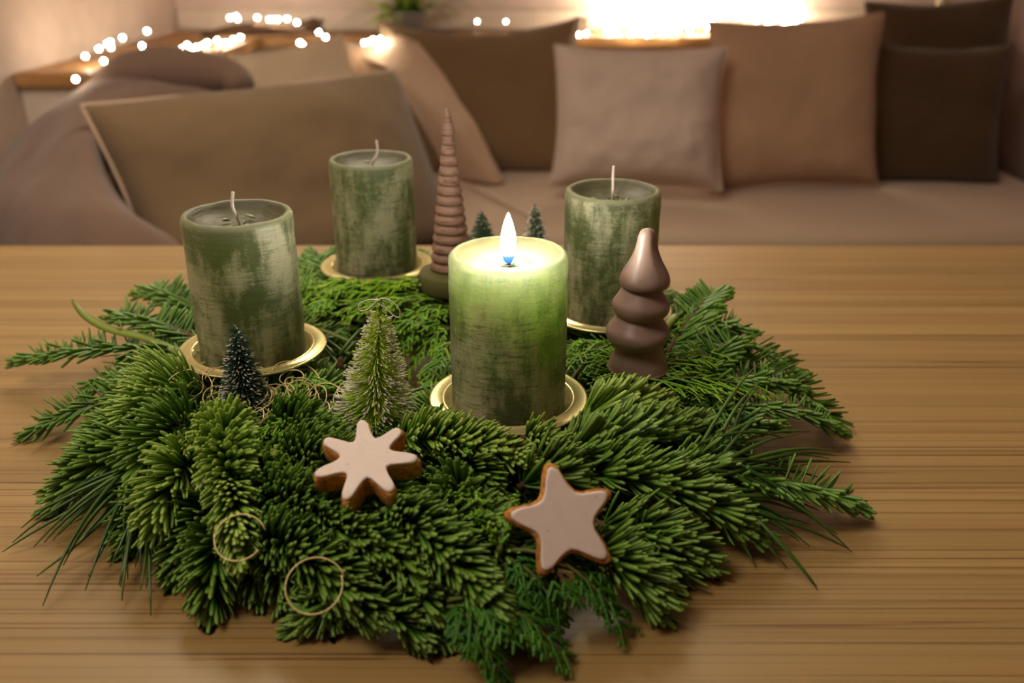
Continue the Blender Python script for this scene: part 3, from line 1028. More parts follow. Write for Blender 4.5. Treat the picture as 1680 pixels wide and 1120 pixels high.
def frond(a, b, arch=0.012, side=0.0, pairs=12, reach=0.5, sub=4, mat='cypress', droop=0.10, tone=0.5, wscale=1.45, label=None, seed=None, tilt=0.0):
    rng_ = random.Random(seed if seed is not None else int(abs(a[0] * 9973 + b[1] * 7919) * 1000))
    P = path_pts(a, b, arch, side, 30)
    T, Sd, N = frames(P)
    if tilt:
        c_, s_ = math.cos(tilt), math.sin(tilt)
        Sd, N = Sd * c_ + N * s_, N * c_ - Sd * s_
    L = float(np.sum(np.linalg.norm(np.diff(P, axis=0), axis=1)))
    VV, QQ, TP, TN = [], [], [], []
    nb = 0
    for (p0, p1, w_) in frond_segments(L, pairs, reach, sub, rng_):
        l = math.hypot(p1[0] - p0[0], p1[1] - p0[1])
        m = int(min(26, max(3, round(l / 0.0021)))) * 2 + 1
        t = np.linspace(0, 1, m)
        s = p0[0] + (p1[0] - p0[0]) * t
        q = p0[1] + (p1[1] - p0[1]) * t
        sn = np.clip(s / L, 0, 1)
        ext = np.maximum(0, s - L)
        base = interp(P, sn) + interp(T, sn) * ext[:, None]
        sdv, nv, tv_ = interp(Sd, sn), interp(N, sn), interp(T, sn)
        h = -droop * q * q / max(1e-4, reach * L) * 4 + 0.0016 * math.sin(p0[0] * 900 + p0[1] * 500)
        C = base + sdv * q[:, None] + nv * h[:, None]
        dd = math.atan2(p1[1] - p0[1], p1[0] - p0[0])
        lat = tv_ * (-math.sin(dd)) + sdv * math.cos(dd)
        wv = w_ * wscale * np.where(np.arange(m) % 2 == 0, 0.62, 1.0) * (1 - 0.75 * t ** 4)
        ring = np.stack([C + lat * (wv / 2)[:, None], C + nv * (wv * 0.28)[:, None], C - lat * (wv / 2)[:, None], C - nv * (wv * 0.28)[:, None]], 1)
        V = ring.reshape(-1, 3)
        if blocked(V[None])[0]:
            continue
        i = np.arange(m - 1)[:, None] * 4
        j = np.arange(4)[None]
        Q = np.stack([i + j, i + (j + 1) % 4, i + 4 + (j + 1) % 4, i + 4 + j], -1).reshape(-1, 4) + nb
        VV.append(V); QQ.append(Q)
        TP.append(np.repeat(t * (0.6 + 0.4 * sn), 4))
        TN.append(np.full(len(V), np.clip(rng_.gauss(tone, 0.16), 0, 1)))
        nb += len(V)
    if not VV:
        return None
    V = np.concatenate(VV); Q = np.concatenate(QQ)
    V[:, 2] = np.maximum(V[:, 2], TABLE + 0.002)
    base = Vector(P[0])
    P[:, 2] = np.maximum(P[:, 2], TABLE + 0.003)
    tv, tf = tube([Vector(p) for p in P[:26]], [0.0013 - 0.0007 * k / 26 for k in range(26)], 5)
    sp = wobj('cypress_sprig', tv, tf, M['stem_green'], wreath, base=base, label=label)
    me = mesh_qt('scale_leaves', V - np.array(base), Q, np.zeros((0, 3), int), M[mat], {'tip': np.concatenate(TP), 'tone': np.concatenate(TN)})
    link('scale_leaves', me, sp, (0, 0, 0), 'stuff')
    return sp

def pine(base, tips, wd=0.0027, tone=0.5):
    """a tuft of long needles, every needle a part of its own"""
    base = Vector(base)
    tips = list(tips)
    for k in range(len(tips)):
        q = tips[k].lerp(tips[(k * 3 + 1) % len(tips)], float(NR.uniform(0.15, 0.4)))
        q = base.lerp(q, float(NR.uniform(0.82, 1.0)))
        q.z = max(q.z + float(NR.normal(0, 0.004)), TABLE + 0.003)
        tips.append(q)
    out = sum((Vector(t) - base for t in tips), Vector()) / len(tips)
    tv, tf = tube([base - out * 0.35 + Vector((0, 0, -0.004)), base, base + out * 0.10], [0.003, 0.0026, 0.0016], 7)
    sp = wobj('pine_sprig', tv, tf, M['bark'], wreath, base=base)
    for t in tips:
        o_ = base + Vector(tuple(NR.normal(0, 0.004, 3))) + out * float(NR.uniform(-0.22, 0.06))
        P = path_pts(o_, t, float(NR.uniform(0.001, 0.009)), float(NR.normal(0, 0.003)), 10)
        P[:, 2] = np.maximum(P[:, 2], TABLE + 0.002)
        r = [wd / 2 * (1 - 0.8 * (i / 9) ** 3) for i in range(10)]
        v, f = tube([Vector(p) for p in P], r, 5)
        tn = float(np.clip(NR.normal(tone + 0.15, 0.25), 0, 1))
        wobj('pine_needle', v, f, M['pine'], sp, attr={'tip': [min(1, (i // 5) / 9) * 0.6 for i in range(len(v))], 'tone': [tn] * len(v)})
    return sp

O = over
# ---- low sprigs all round, tied in a swirl: the dark body of the wreath
for k in range(64):
    a = 2 * math.pi * k / 64 + NR.normal(0, 0.04)
    r0 = NR.uniform(0.125, 0.165); tw = NR.uniform(0.25, 0.6)
    r1 = NR.uniform(0.195, 0.232) + (0.014 if math.sin(a) < -0.2 else 0)
    h0, h1 = NR.uniform(0.018, 0.040), NR.uniform(0.006, 0.022)
    fir(WC + Vector((r0 * math.cos(a), r0 * math.sin(a), h0)), WC + Vector((r1 * math.cos(a - tw * 0.6), r1 * math.sin(a - tw * 0.6), h1)),
        0.006, 0, 2.6, 0.020, 0.0026, tone=(0.30, 0.18))
for k in range(26):
    a = 2 * math.pi * k / 26 + NR.normal(0, 0.05)
    r0 = NR.uniform(0.135, 0.15); r1 = NR.uniform(0.07, 0.095)
    fir(WC + Vector((r0 * math.cos(a), r0 * math.sin(a), 0.038)), WC + Vector((r1 * math.cos(a - 0.3), r1 * math.sin(a - 0.3), NR.uniform(0.004, 0.02))),
        0.006, 0, 2.2, 0.019, 0.0024, tone=(0.28, 0.18))
for k in range(34):     # over the top of the ring
    a = 2 * math.pi * k / 34 + NR.normal(0, 0.05)
    r0 = NR.uniform(0.12, 0.165); r1 = NR.uniform(0.13, 0.19)
    fir(WC + Vector((r0 * math.cos(a), r0 * math.sin(a), 0.036)), WC + Vector((r1 * math.cos(a - 0.45), r1 * math.sin(a - 0.45), 0.034)),
        0.004, 0, 2.4, 0.016, 0.0024, tone=(0.38, 0.2))
# ---- front, the sprigs one can follow
B = dict(dens=3.9, ln=0.0215, wd=0.0028, alpha=(56, 32), curve=0.45)
fir(O(905, 712, .044), O(1068, 668, .046), 0.006, **B, mat='fir_light', tone=(.42, .2))
fir(O(900, 765, .042), O(1150, 712, .032), 0.008, **B)
fir(O(930, 775, .034), O(1222, 868, .016), 0.012, **B)
fir(O(980, 860, .022), O(1135, 915, .010), 0.006, **B, tone=(.3, .2))
fir(O(955, 905, .024), O(1066, 985, .010), 0.008, **B)
fir(O(640, 722, .046), O(845, 752, .052), 0.006, dens=4.0, ln=0.018, wd=0.0028, mat='fir_light', tone=(.4, .2))
fir(O(700, 700, .040), O(800, 800, .040), 0.006, **B)
fir(O(835, 722, .044), O(926, 748, .048), 0.006, dens=4.0, ln=0.015, wd=0.0027, mat='fir_light', tone=(.5, .2))
fir(O(560, 800, .040), O(800, 985, .030), 0.012, dens=3.9, ln=0.021, wd=0.0029, tone=(.52, .2))
fir(O(520, 850, .034), O(690, 950, .028), 0.010, **B)
fir(O(450, 740, .044), O(652, 838, .044), 0.008, **B, tone=(.45, .2))
fir(O(430, 810, .036), O(600, 905, .036), 0.008, **B, tone=(.42, .2))
fir(O(420, 880, .026), O(590, 995, .020), 0.010, **B, tone=(.4, .2))
fir(O(450, 690, .044), O(560, 760, .046), 0.006, **B)
fir(O(365, 690, .046), O(392, 900, .034), 0.012, dens=3.8, ln=0.022, wd=0.0029, mat='fir_light', tone=(.25, .2))
fir(O(330, 745, .040), O(262, 850, .030), 0.008, **B, mat='fir_light', tone=(.22, .2))
fir(O(365, 870, .022), O(348, 985, .006), 0.006, **B, tone=(.35, .2))
fir(O(345, 640, .044), O(212, 690, .040), 0.010, dens=3.0, ln=0.024, wd=0.0026, mat='fir_light', tone=(.3, .2))
fir(O(350, 620, .046), O(236, 640, .046), 0.010, dens=3.0, ln=0.022, wd=0.0026, mat='fir_light', tone=(.25, .2))
fir(O(330, 690, .042), O(232, 765, .036), 0.010, dens=3.0, ln=0.024, wd=0.0026, tone=(.6, .2))
fir(O(260, 720, .030), O(106, 822, .006), 0.008, **B, tone=(.34, .2))
fir(O(250, 690, .028), O(150, 770, .012), 0.008, **B, tone=(.34, .2))
fir(O(600, 960, .020), O(498, 1028, .004), 0.004, dens=3.2, ln=0.016, wd=0.0025, tone=(.2, .15))
fir(O(600, 985, .018), O(690, 1052, .004), 0.004, dens=3.2, ln=0.016, wd=0.0025, tone=(.2, .15))
fir(O(790, 860, .030), O(860, 960, .018), 0.006, **B, tone=(.25, .2))
fir(O(690, 860, .034), O(830, 890, .030), 0.006, **B, tone=(.25, .2))
fir(O(850, 800, .038), O(930, 790, .036), 0.006, **B, tone=(.3, .2))
for x0, y0, h0, x1, y1, h1 in [(440, 860, .022, 470, 975, .006), (400, 860, .020, 425, 955, .006), (520, 900, .022, 540, 1000, .006), (360, 820, .022, 300, 930, .006),
      (640, 930, .022, 740, 1010, .006), (470, 800, .036, 520, 915, .026), (430, 760, .040, 455, 865, .030), (700, 900, .026, 770, 960, .014), (300, 800, .018, 225, 880, .006),
      (660, 955, .022, 722, 1022, .006), (560, 740, .040, 560, 850, .040), (1040, 900, .012, 1090, 940, .005), (1090, 780, .026, 1180, 800, .02), (760, 800, .040, 740, 870, .036)]:
    fir(O(x0, y0, h0), O(x1, y1, h1), 0.006, **B, tone=(.3, .2))
# ---- flat combed fir to the sides and behind
FL = dict(mode='flat', dens=1.35, ln=0.023, wd=0.0025, alpha=(76, 50), curve=0.04, mat='fir_flat')
fir(O(310, 575, .036), O(40, 592, .020), 0.006, **FL)
fir(O(300, 630, .030), O(52, 708, .005), 0.006, **FL, tone=(.35, .2))
fir(O(330, 560, .040), O(185, 520, .032), 0.006, **FL)
fir(O(340, 520, .040), O(238, 482, .030), 0.008, **FL, tone=(.6, .2))
fir(O(300, 600, .030), O(150, 640, .010), 0.006, **FL, tone=(.3, .2))
fir(O(575, 480, .040), O(482, 428, .024), 0.006, **FL, tone=(.6, .2))
fir(O(560, 470, .036), O(520, 420, .020), 0.006, **FL, tone=(.5, .2))
fir(O(1085, 600, .042), O(1178, 480, .048), 0.010, **FL, tone=(.75, .2))
fir(O(1075, 560, .042), O(1215, 540, .042), 0.008, **FL, tone=(.6, .2))
fir(O(1090, 545, .040), O(1305, 608, .022), 0.010, **FL, tone=(.6, .2))
fir(O(1130, 640, .036), O(1205, 560, .046), 0.008, **FL, tone=(.55, .2))
fir(O(1170, 585, .032), O(1368, 690, .008), 0.010, **FL, tone=(.6, .2))
fir(O(1150, 680, .032), O(1365, 700, .014), 0.010, **FL, tone=(.45, .2))
fir(O(1120, 650, .036), O(1310, 640, .022), 0.010, **FL, tone=(.4, .2))
fir(O(1180, 790, .024), O(1402, 832, .008), 0.008, **FL, tone=(.5, .2))
fir(O(1140, 740, .030), O(1260, 700, .026), 0.008, **FL, tone=(.3, .2))
# ---- cypress
frond(O(930, 655, .044), O(1255, 640, .040), 0.012, pairs=15, reach=0.42, tone=.6)
frond(O(960, 650, .046), O(1160, 690, .040), 0.010, pairs=12, reach=0.45, tone=.55)
frond(O(1010, 640, .046), O(1210, 585, .048), 0.010, pairs=12, reach=0.34, tone=.6)
frond(O(925, 645, .046), O(990, 575, .052), 0.006, pairs=9, reach=0.5, tone=.5)
frond(O(935, 600, .048), O(1045, 570, .054), 0.008, pairs=9, reach=0.5, tone=.55)
frond(O(940, 660, .046), O(1060, 620, .054), 0.006, pairs=9, reach=0.5, tone=.6)
frond(O(950, 560, .044), O(1000, 600, .052), 0.006, pairs=8, reach=0.5, tone=.5)
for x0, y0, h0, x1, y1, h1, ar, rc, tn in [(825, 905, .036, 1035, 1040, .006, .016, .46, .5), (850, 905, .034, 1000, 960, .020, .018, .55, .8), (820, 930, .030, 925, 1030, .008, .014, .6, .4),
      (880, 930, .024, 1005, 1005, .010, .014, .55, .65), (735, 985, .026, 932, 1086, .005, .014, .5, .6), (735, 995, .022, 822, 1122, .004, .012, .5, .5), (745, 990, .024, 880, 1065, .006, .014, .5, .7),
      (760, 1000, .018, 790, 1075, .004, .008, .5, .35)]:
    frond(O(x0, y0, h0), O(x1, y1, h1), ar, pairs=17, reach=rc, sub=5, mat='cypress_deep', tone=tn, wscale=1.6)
frond(O(830, 900, .036), O(728, 812, .050), 0.012, pairs=9, reach=0.28, tone=.4, mat='cypress')
frond(O(820, 905, .040), O(850, 812, .054), 0.006, pairs=8, reach=0.26, tone=.4, mat='cypress')
frond(O(820, 910, .036), O(800, 860, .052), 0.004, pairs=7, reach=0.30, tone=.6, mat='cypress')
# band across the far side, in front of the rear candle
for (x0, y0, h0), (x1, y1, h1), tn in [
    ((740, 500, .042), (478, 470, .046), .7), ((735, 480, .044), (520, 470, .050), .8), ((740, 520, .036), (500, 512, .040), .6),
    ((700, 500, .044), (560, 532, .040), .7), ((620, 480, .044), (478, 505, .040), .65), ((560, 500, .042), (486, 545, .034), .55),
    ((735, 470, .046), (640, 478, .052), .85), ((740, 540, .034), (600, 560, .030), .45), ((745, 505, .040), (655, 560, .030), .5)]:
    frond(O(x0, y0, h0), O(x1, y1, h1), 0.010, pairs=12, reach=0.40, tone=tn, wscale=1.7)
for (x0, y0, h0), (x1, y1, h1), tn in [
    ((745, 560, .036), (705, 650, .006), .5), ((740, 540, .036), (668, 620, .008), .55), ((690, 545, .036), (640, 620, .006), .4), ((735, 585, .030), (690, 690, .004), .35),
    ((560, 545, .036), (560, 610, .010), .35), ((780, 540, .036), (735, 600, .012), .4)]:
    frond(O(x0, y0, h0), O(x1, y1, h1), 0.010, pairs=10, reach=0.45, tone=tn, wscale=1.7)
# lime tips on the near side
frond(O(398, 705, .052), O(292, 742, .056), 0.006, pairs=9, reach=0.42, mat='cypress_lime', tone=.45)
frond(O(480, 770, .050), O(432, 742, .056), 0.006, pairs=7, reach=0.45, mat='cypress_lime', tone=.6)
frond(O(440, 600, .050), O(478, 566, .058), 0.004, pairs=7, reach=0.42, mat='cypress_lime', tone=.5)
frond(O(520, 700, .050), O(415, 722, .054), 0.006, pairs=10, reach=0.45, mat='cypress', tone=.4)
frond(O(520, 660, .048), O(455, 690, .052), 0.006, pairs=9, reach=0.45, mat='cypress', tone=.5)
frond(O(400, 690, .046), O(300, 690, .050), 0.006, pairs=9, reach=0.42, mat='cypress', tone=.4)
frond(O(560, 640, .040), O(470, 640, .046), 0.006, pairs=10, reach=0.45, mat='cypress', tone=.5)
frond(O(1090, 580, .044), O(1118, 512, .050), 0.006, pairs=7, reach=0.4, mat='cypress_lime', tone=.3)
# ---- pine tufts
def pts_px(l, h=0.006):
    return [O(x, y, hh if hh else h) for x, y, hh in l]
pine(O(1165, 770, .034), pts_px([(1395, 758, .012), (1330, 742, .02), (1372, 740, .022), (1240, 600, .055), (1268, 690, .04), (1310, 770, .016), (1398, 906, .004), (1342, 968, .003), (1345, 838, .006),
     (1368, 880, .004), (1300, 800, .012), (1280, 716, .035), (1330, 708, .03), (1240, 640, .05)]))
pine(O(1150, 830, .022), pts_px([(1340, 962, .003), (1290, 905, .004), (1392, 900, .004), (1318, 842, .01), (1262, 918, .004), (1240, 880, .006), (1352, 812, .01), (1240, 930, .003), (1330, 860, .006), (1300, 830, .012)]), tone=.35)
pine(O(1150, 780, .034), pts_px([(1300, 760, .016), (1330, 760, .018), (1360, 752, .016), (1250, 790, .02), (1290, 812, .014), (1348, 784, .014), (1230, 760, .03), (1270, 745, .028)]), tone=.6)
pine(O(235, 780, .024), pts_px([(4, 905, .003), (70, 994, .003), (35, 866, .006), (140, 968, .004), (110, 912, .004), (60, 945, .003), (20, 890, .004), (150, 820, .02), (100, 855, .01)]), tone=.4)
pine(O(245, 800, .024), pts_px([(248, 1010, .003), (200, 985, .004), (275, 962, .004), (222, 930, .006), (180, 930, .005), (170, 880, .008), (255, 930, .008), (212, 880, .012), (195, 960, .004), (240, 965, .004), (160, 905, .006)]), tone=.35)
pine(O(290, 770, .034), pts_px([(255, 900, .014), (225, 860, .016), (300, 880, .018), (270, 920, .008), (200, 840, .014), (180, 810, .02)]), tone=.3)
pine(O(330, 600, .044), pts_px([(140, 690, .012), (200, 640, .03), (165, 585, .032), (215, 700, .02), (150, 660, .02), (250, 660, .034), (180, 720, .012)]), tone=.5)
pine(O(740, 650, .036), pts_px([(728, 590, .056), (712, 600, .05), (748, 600, .056), (690, 640, .04), (650, 655, .045)]), tone=.8)
pine(O(560, 590, .04), pts_px([(490, 545, .03), (505, 575, .03), (610, 600, .035), (600, 540, .04), (640, 590, .03)]), tone=.6)
# ---- leaf blade over the left sprigs
def blade(P, wd, tone, name='leaf_blade'):
    P = catmull(P, 6)
    T, Sd, N = frames(P)
    m = len(P)
    V, F, tp = [], [], []
    for i in range(m):
        t = i / (m - 1)
        ww = wd * math.sin(math.pi * min(1, 0.15 + 0.85 * t)) ** 0.7 + 0.0003
        V += [P[i] - Sd[i] * ww - N[i] * 0.0006, P[i] - N[i] * 0.0014, P[i] + Sd[i] * ww + N[i] * 0.0010, P[i] + N[i] * 0.0002]
        tp += [t ** 3] * 4
    for i in range(m - 1):
        for j in range(4):
            F.append((i * 4 + j, i * 4 + (j + 1) % 4, i * 4 + 4 + (j + 1) % 4, i * 4 + 4 + j))
    return wobj(name, V, F, M['blade'], wreath, attr={'tip': tp, 'tone': [tone] * len(V)})
blade([O(290, 575, .040), O(240, 555, .045), O(180, 540, .046), O(140, 518, .050), O(118, 492, .058)], 0.0036, .5)
blade([O(500, 530, .040), O(540, 545, .044), O(585, 565, .040), O(640, 600, .024)], 0.0034, .15)
blade([O(1075, 590, .046), O(1085, 545, .054), O(1105, 520, .054), O(1125, 510, .05)], 0.0050, .7)

# ------------------------------------------------------------------ gold plates and candles
PB = TABLE + 0.0395
plate_prof = [(0, 0), (0.029, 0), (0.0360, 0.0006), (0.0385, 0.0052), (0.0400, 0.0064), (0.0478, 0.0068), (0.0488, 0.0072),
              (0.0490, 0.0084), (0.0478, 0.0084), (0.0420, 0.0078), (0.0410, 0.0088), (0.0402, 0.0090), (0.0394, 0.0084), (0.0382, 0.0050), (0.0352, 0.0022), (0.0335, 0.0016), (0.028, 0.0014), (0, 0.0014)]
v, f = lathe(plate_prof, 72)
plate_me = make_mesh('gold_plate', v, f, M['gold'])
def wick_tube(pts, r=0.0011, burnt=False):
    return tube([Vector(p) for p in catmull(pts, 5)], r, 8)

def candle(x, y, base, h, label, pl_label, wick, seed, lit=False, yaw=0.0):
    pl_ = link('gold_plate', plate_me, None, (x, y, base - 0.0015))
    tag(pl_, pl_label, 'candle plate', 'gold candle plates')
    v, f = lathe([(0.0008, -0.024), (0.0012, -0.020), (0.0014, 0.0004), (0, 0.0005)], 8)
    link('spike', make_mesh('spike', v, f, M['gold']), pl_)
    c = thing('pillar_candle', label, 'candle', (x, y, base), 'green pillar candles')
    c.rotation_euler.z = yaw
    rn = random.Random(seed)
    so = rn.uniform(0, 99)
    Rr = 0.035
    if lit:
        top = [(Rr, h - 0.004), (Rr - 0.0006, h - 0.0012), (Rr - 0.0016, h - 0.0002), (Rr - 0.0032, h), (0.030, h - 0.0006), (0.026, h - 0.0015), (0.021, h - 0.0026),
               (0.0165, h - 0.0042), (0.0145, h - 0.0062), (0.013, h - 0.0105), (0.010, h - 0.013), (0.006, h - 0.014), (0, h - 0.0142)]
    else:
        top = [(Rr, h - 0.004), (Rr - 0.0006, h - 0.0012), (Rr - 0.0014, h - 0.0002), (Rr - 0.0030, h), (Rr - 0.0046, h - 0.0005), (0.029, h - 0.0022),
               (0.026, h - 0.0048), (0.020, h - 0.0072), (0.014, h - 0.0085), (0.008, h - 0.009), (0, h - 0.0092)]
    prof = [(0, 0.0), (0.032, 0.0), (0.0342, 0.0012)] + [(Rr, 0.004 + (h - 0.010) * k / 40) for k in range(41)] + top
    def wob(r, z, a):
        q = Vector((math.cos(a) * 3, math.sin(a) * 3, z * 60 + so))
        d = noise.fractal(q, 0.8, 2.1, 4)
        if z > h - 0.02 and r < Rr - 0.002:
            q2 = Vector((r * math.cos(a) * 90, r * math.sin(a) * 90, so))
            return r, z + 0.0007 * noise.noise(q2) * (0.3 if lit else 1)
        return r + 0.00035 * d, z + (0.0005 * noise.noise(Vector((math.cos(a) * 2, math.sin(a) * 2, so))) if z > h - 0.006 else 0)
    v, f = lathe(prof, 96, wob)
    body = link('wax_body', make_mesh('wax_body', v, f, M['wax']), c)
    dep = h - (0.0142 if lit else 0.0092)
    wp = [(px_, py_, dep + z_) for px_, py_, z_ in wick]
    v, f = wick_tube(wp)
    wk = link('wick', make_mesh('wick', v, f, M['burnt'] if lit else M['wick']), c)
    if lit:
        v, f = lathe([(0.0132, dep + 0.0052), (0.0100, dep + 0.0055), (0.004, dep + 0.0056), (0, dep + 0.0056)], 40)
        link('melt_pool', make_mesh('melt_pool', v, f, M['pool']), c)
        FS = 1.0
        fl = [(0, 0), (0.0022, 0.0008), (0.0034, 0.0030), (0.0042, 0.0070), (0.0048, 0.0110), (0.0048, 0.0150), (0.0041, 0.0195), (0.0029, 0.0240), (0.0014, 0.0280), (0.0005, 0.0300), (0, 0.0306)]
        v, f = lathe([(r_ * 0.92, z_ * FS) for r_, z_ in fl], 24)
        link('flame', make_mesh('flame', v, f, M['flame']), c, (0, 0, dep + 0.0072))
        v, f = tube([Vector(q) for q in catmull([(-0.004, -0.002, dep + 0.0064), (0.002, -0.001, dep + 0.0068), (0.006, 0.001, dep + 0.0105), (0.009, 0.002, dep + 0.0135)], 4)], 0.0003, 5)
        link('wick_strand', make_mesh('wick_strand', v, f, M['wick']), wk)
    else:
        for k in range(5):
            a = rn.uniform(0, 6.28); r0 = rn.uniform(0.003, 0.016)
            P = [Vector((r0 * math.cos(a + i * 0.22), r0 * math.sin(a + i * 0.22), dep + 0.0012 + 0.0016 * (r0 / 0.018) ** 2 + 0.0006 * i)) for i in range(4)]
            v, f = tube(P, [0.0004, 0.0011, 0.0009, 0.0002], 5)
            link('wax_flake', make_mesh('wax_flake', v, f, M['flake']), c)
    return c
H = 0.1
cx_, cy_ = top_xy(834, 413, 0.53)
candle(cx_, cy_, TABLE + 0.045, H, 'burning pillar candle with pale glowing green top', 'gold plate under the burning candle',
       [(0, 0, 0), (0.0003, 0, 0.006), (0.0012, 0, 0.011), (0.0006, 0, 0.0135)], 1, True)
cx_, cy_ = top_xy(388, 345, 0.583)
candle(cx_, cy_, TABLE + 0.052, H, 'unlit frosted green candle beside the dark frosted little tree', 'gold plate under the frosted candle by the dark little tree',
       [(0.0005, 0, 0), (-0.001, 0, 0.008), (-0.0022, 0, 0.014), (-0.0008, 0, 0.0225)], 2, yaw=0.4)
cx_, cy_ = top_xy(1006, 315, 0.669)
candle(cx_, cy_, TABLE + 0.045, H, 'unlit dark green candle standing behind the brown clay tree', 'gold plate under the candle behind the clay tree',
       [(0.0008, 0, 0), (0.0012, 0, 0.008), (0.002, 0, 0.016), (0.0024, 0, 0.0255)], 3, yaw=1.7)
cx_, cy_ = top_xy(608, 258, 0.766)
candle(cx_, cy_, TABLE + 0.045, H, 'unlit dark green candle beside the tall ringed wooden tree', 'gold plate under the candle beside the ringed wooden tree',
       [(0.001, 0, 0), (-0.002, 0, 0.006), (-0.0065, 0, 0.014), (-0.0062, 0, 0.024)], 4, yaw=2.9)

# ------------------------------------------------------------------ wooden ring tree on its slice
p = at(741, 440, 0.752)
v, f = lathe([(0, 0), (0.027, 0), (0.029, 0.002), (0.0285, 0.014), (0.027, 0.016), (0, 0.016)], 40, lambda r, z, a: (r * (1 + 0.05 * noise.noise(Vector((math.cos(a), math.sin(a), 3)))), z))
ws = link('wood_slice', make_mesh('wood_slice', v, f, M['slice']), None, (p.x + 0.002, p.y - 0.004, p.z - 0.016))
tag(ws, 'mossy brown slice of wood under the ringed wooden tree', 'wood slice')
rt = thing('ringed_wooden_tree', 'tall brown wooden cone tree of stacked turned rings', 'ornament', p)
NT_ = 15
hh, zc = 0.128, 0.0
step = [0.0076] * 14
for k in range(14):
    r0 = 0.0172 - 0.0122 * k / 13
    r1 = r0 - 0.0012
    s_ = 0.0078
    zb = k * s_
    prof = [(0, zb), (r0 * 0.80, zb), (r0 * 0.97, zb + 0.0005), (r0 * 1.03, zb + 0.0018), (r0 * 1.02, zb + 0.0036), (r0 * 0.93, zb + s_ - 0.0016), (r0 * 0.80, zb + s_ - 0.0002), (0, zb + s_ - 0.0001)]
    v, f = lathe(prof, 36)
    link('tier', make_mesh('tier', v, f, M['ringwood']), rt)
zb = 14 * 0.0078
v, f = lathe([(0, zb), (0.0050, zb), (0.0054, zb + 0.001), (0.0050, zb + 0.004), (0.0020, zb + 0.0175), (0.0012, zb + 0.0195), (0, zb + 0.020)], 30)
link('tier', make_mesh('tier', v, f, M['ringwood']), rt)

# ------------------------------------------------------------------ clay tree, four rounded tiers
p = at(1044, 602, 0.598)
ct = thing('clay_tree', 'brown glazed clay fir tree of four rounded tiers beside the burning candle', 'ornament', p)
def wobc(seed):
    return lambda r, z, a: (r * (1 + 0.035 * noise.noise(Vector((math.cos(a) * 1.3, math.sin(a) * 1.3, z * 40 + seed)))), z + 0.0012 * noise.noise(Vector((math.cos(a), math.sin(a), seed))) * (1 if r > 0.008 else 0))
tiers = [
 [(0, 0), (0.0186, 0), (0.0194, 0.0014), (0.0184, 0.005), (0.0158, 0.012), (0.0140, 0.019), (0.010, 0.022), (0, 0.0225)],
 [(0, 0.0165), (0.012, 0.0162), (0.0160, 0.0172), (0.0192, 0.0205), (0.0205, 0.0240), (0.0200, 0.0275), (0.0172, 0.0315), (0.0140, 0.0365), (0.0112, 0.0420), (0, 0.043)],
 [(0, 0.0360), (0.011, 0.0358), (0.0146, 0.0366), (0.0174, 0.0395), (0.0184, 0.0428), (0.0180, 0.0458), (0.0154, 0.0500), (0.0124, 0.0550), (0.0098, 0.0605), (0, 0.061)],
 [(0, 0.0562), (0.0105, 0.0560), (0.0148, 0.0572), (0.0158, 0.0592), (0.0157, 0.0620), (0.0140, 0.0665), (0.0106, 0.0725), (0.0079, 0.0785), (0.0062, 0.0845), (0.0054, 0.0895), (0.0036, 0.0928), (0, 0.0938)],
]
def smooth_prof(pr):
    return [tuple(q) for q in catmull([(r, z) for r, z in pr], 3)]
for k, pr in enumerate(tiers):
    pr = [(max(0, r), z) for r, z in smooth_prof(pr)]
    pr[0] = (0, pr[0][1]); pr[-1] = (0, pr[-1][1])
    v, f = lathe(pr, 44, wobc(k * 7.3))
    dx = [0.0012, -0.0006, 0.0004, 0.0020][k]
    link('tier', make_mesh('tier', v, f, M['clay']), ct, (dx, 0, 0))

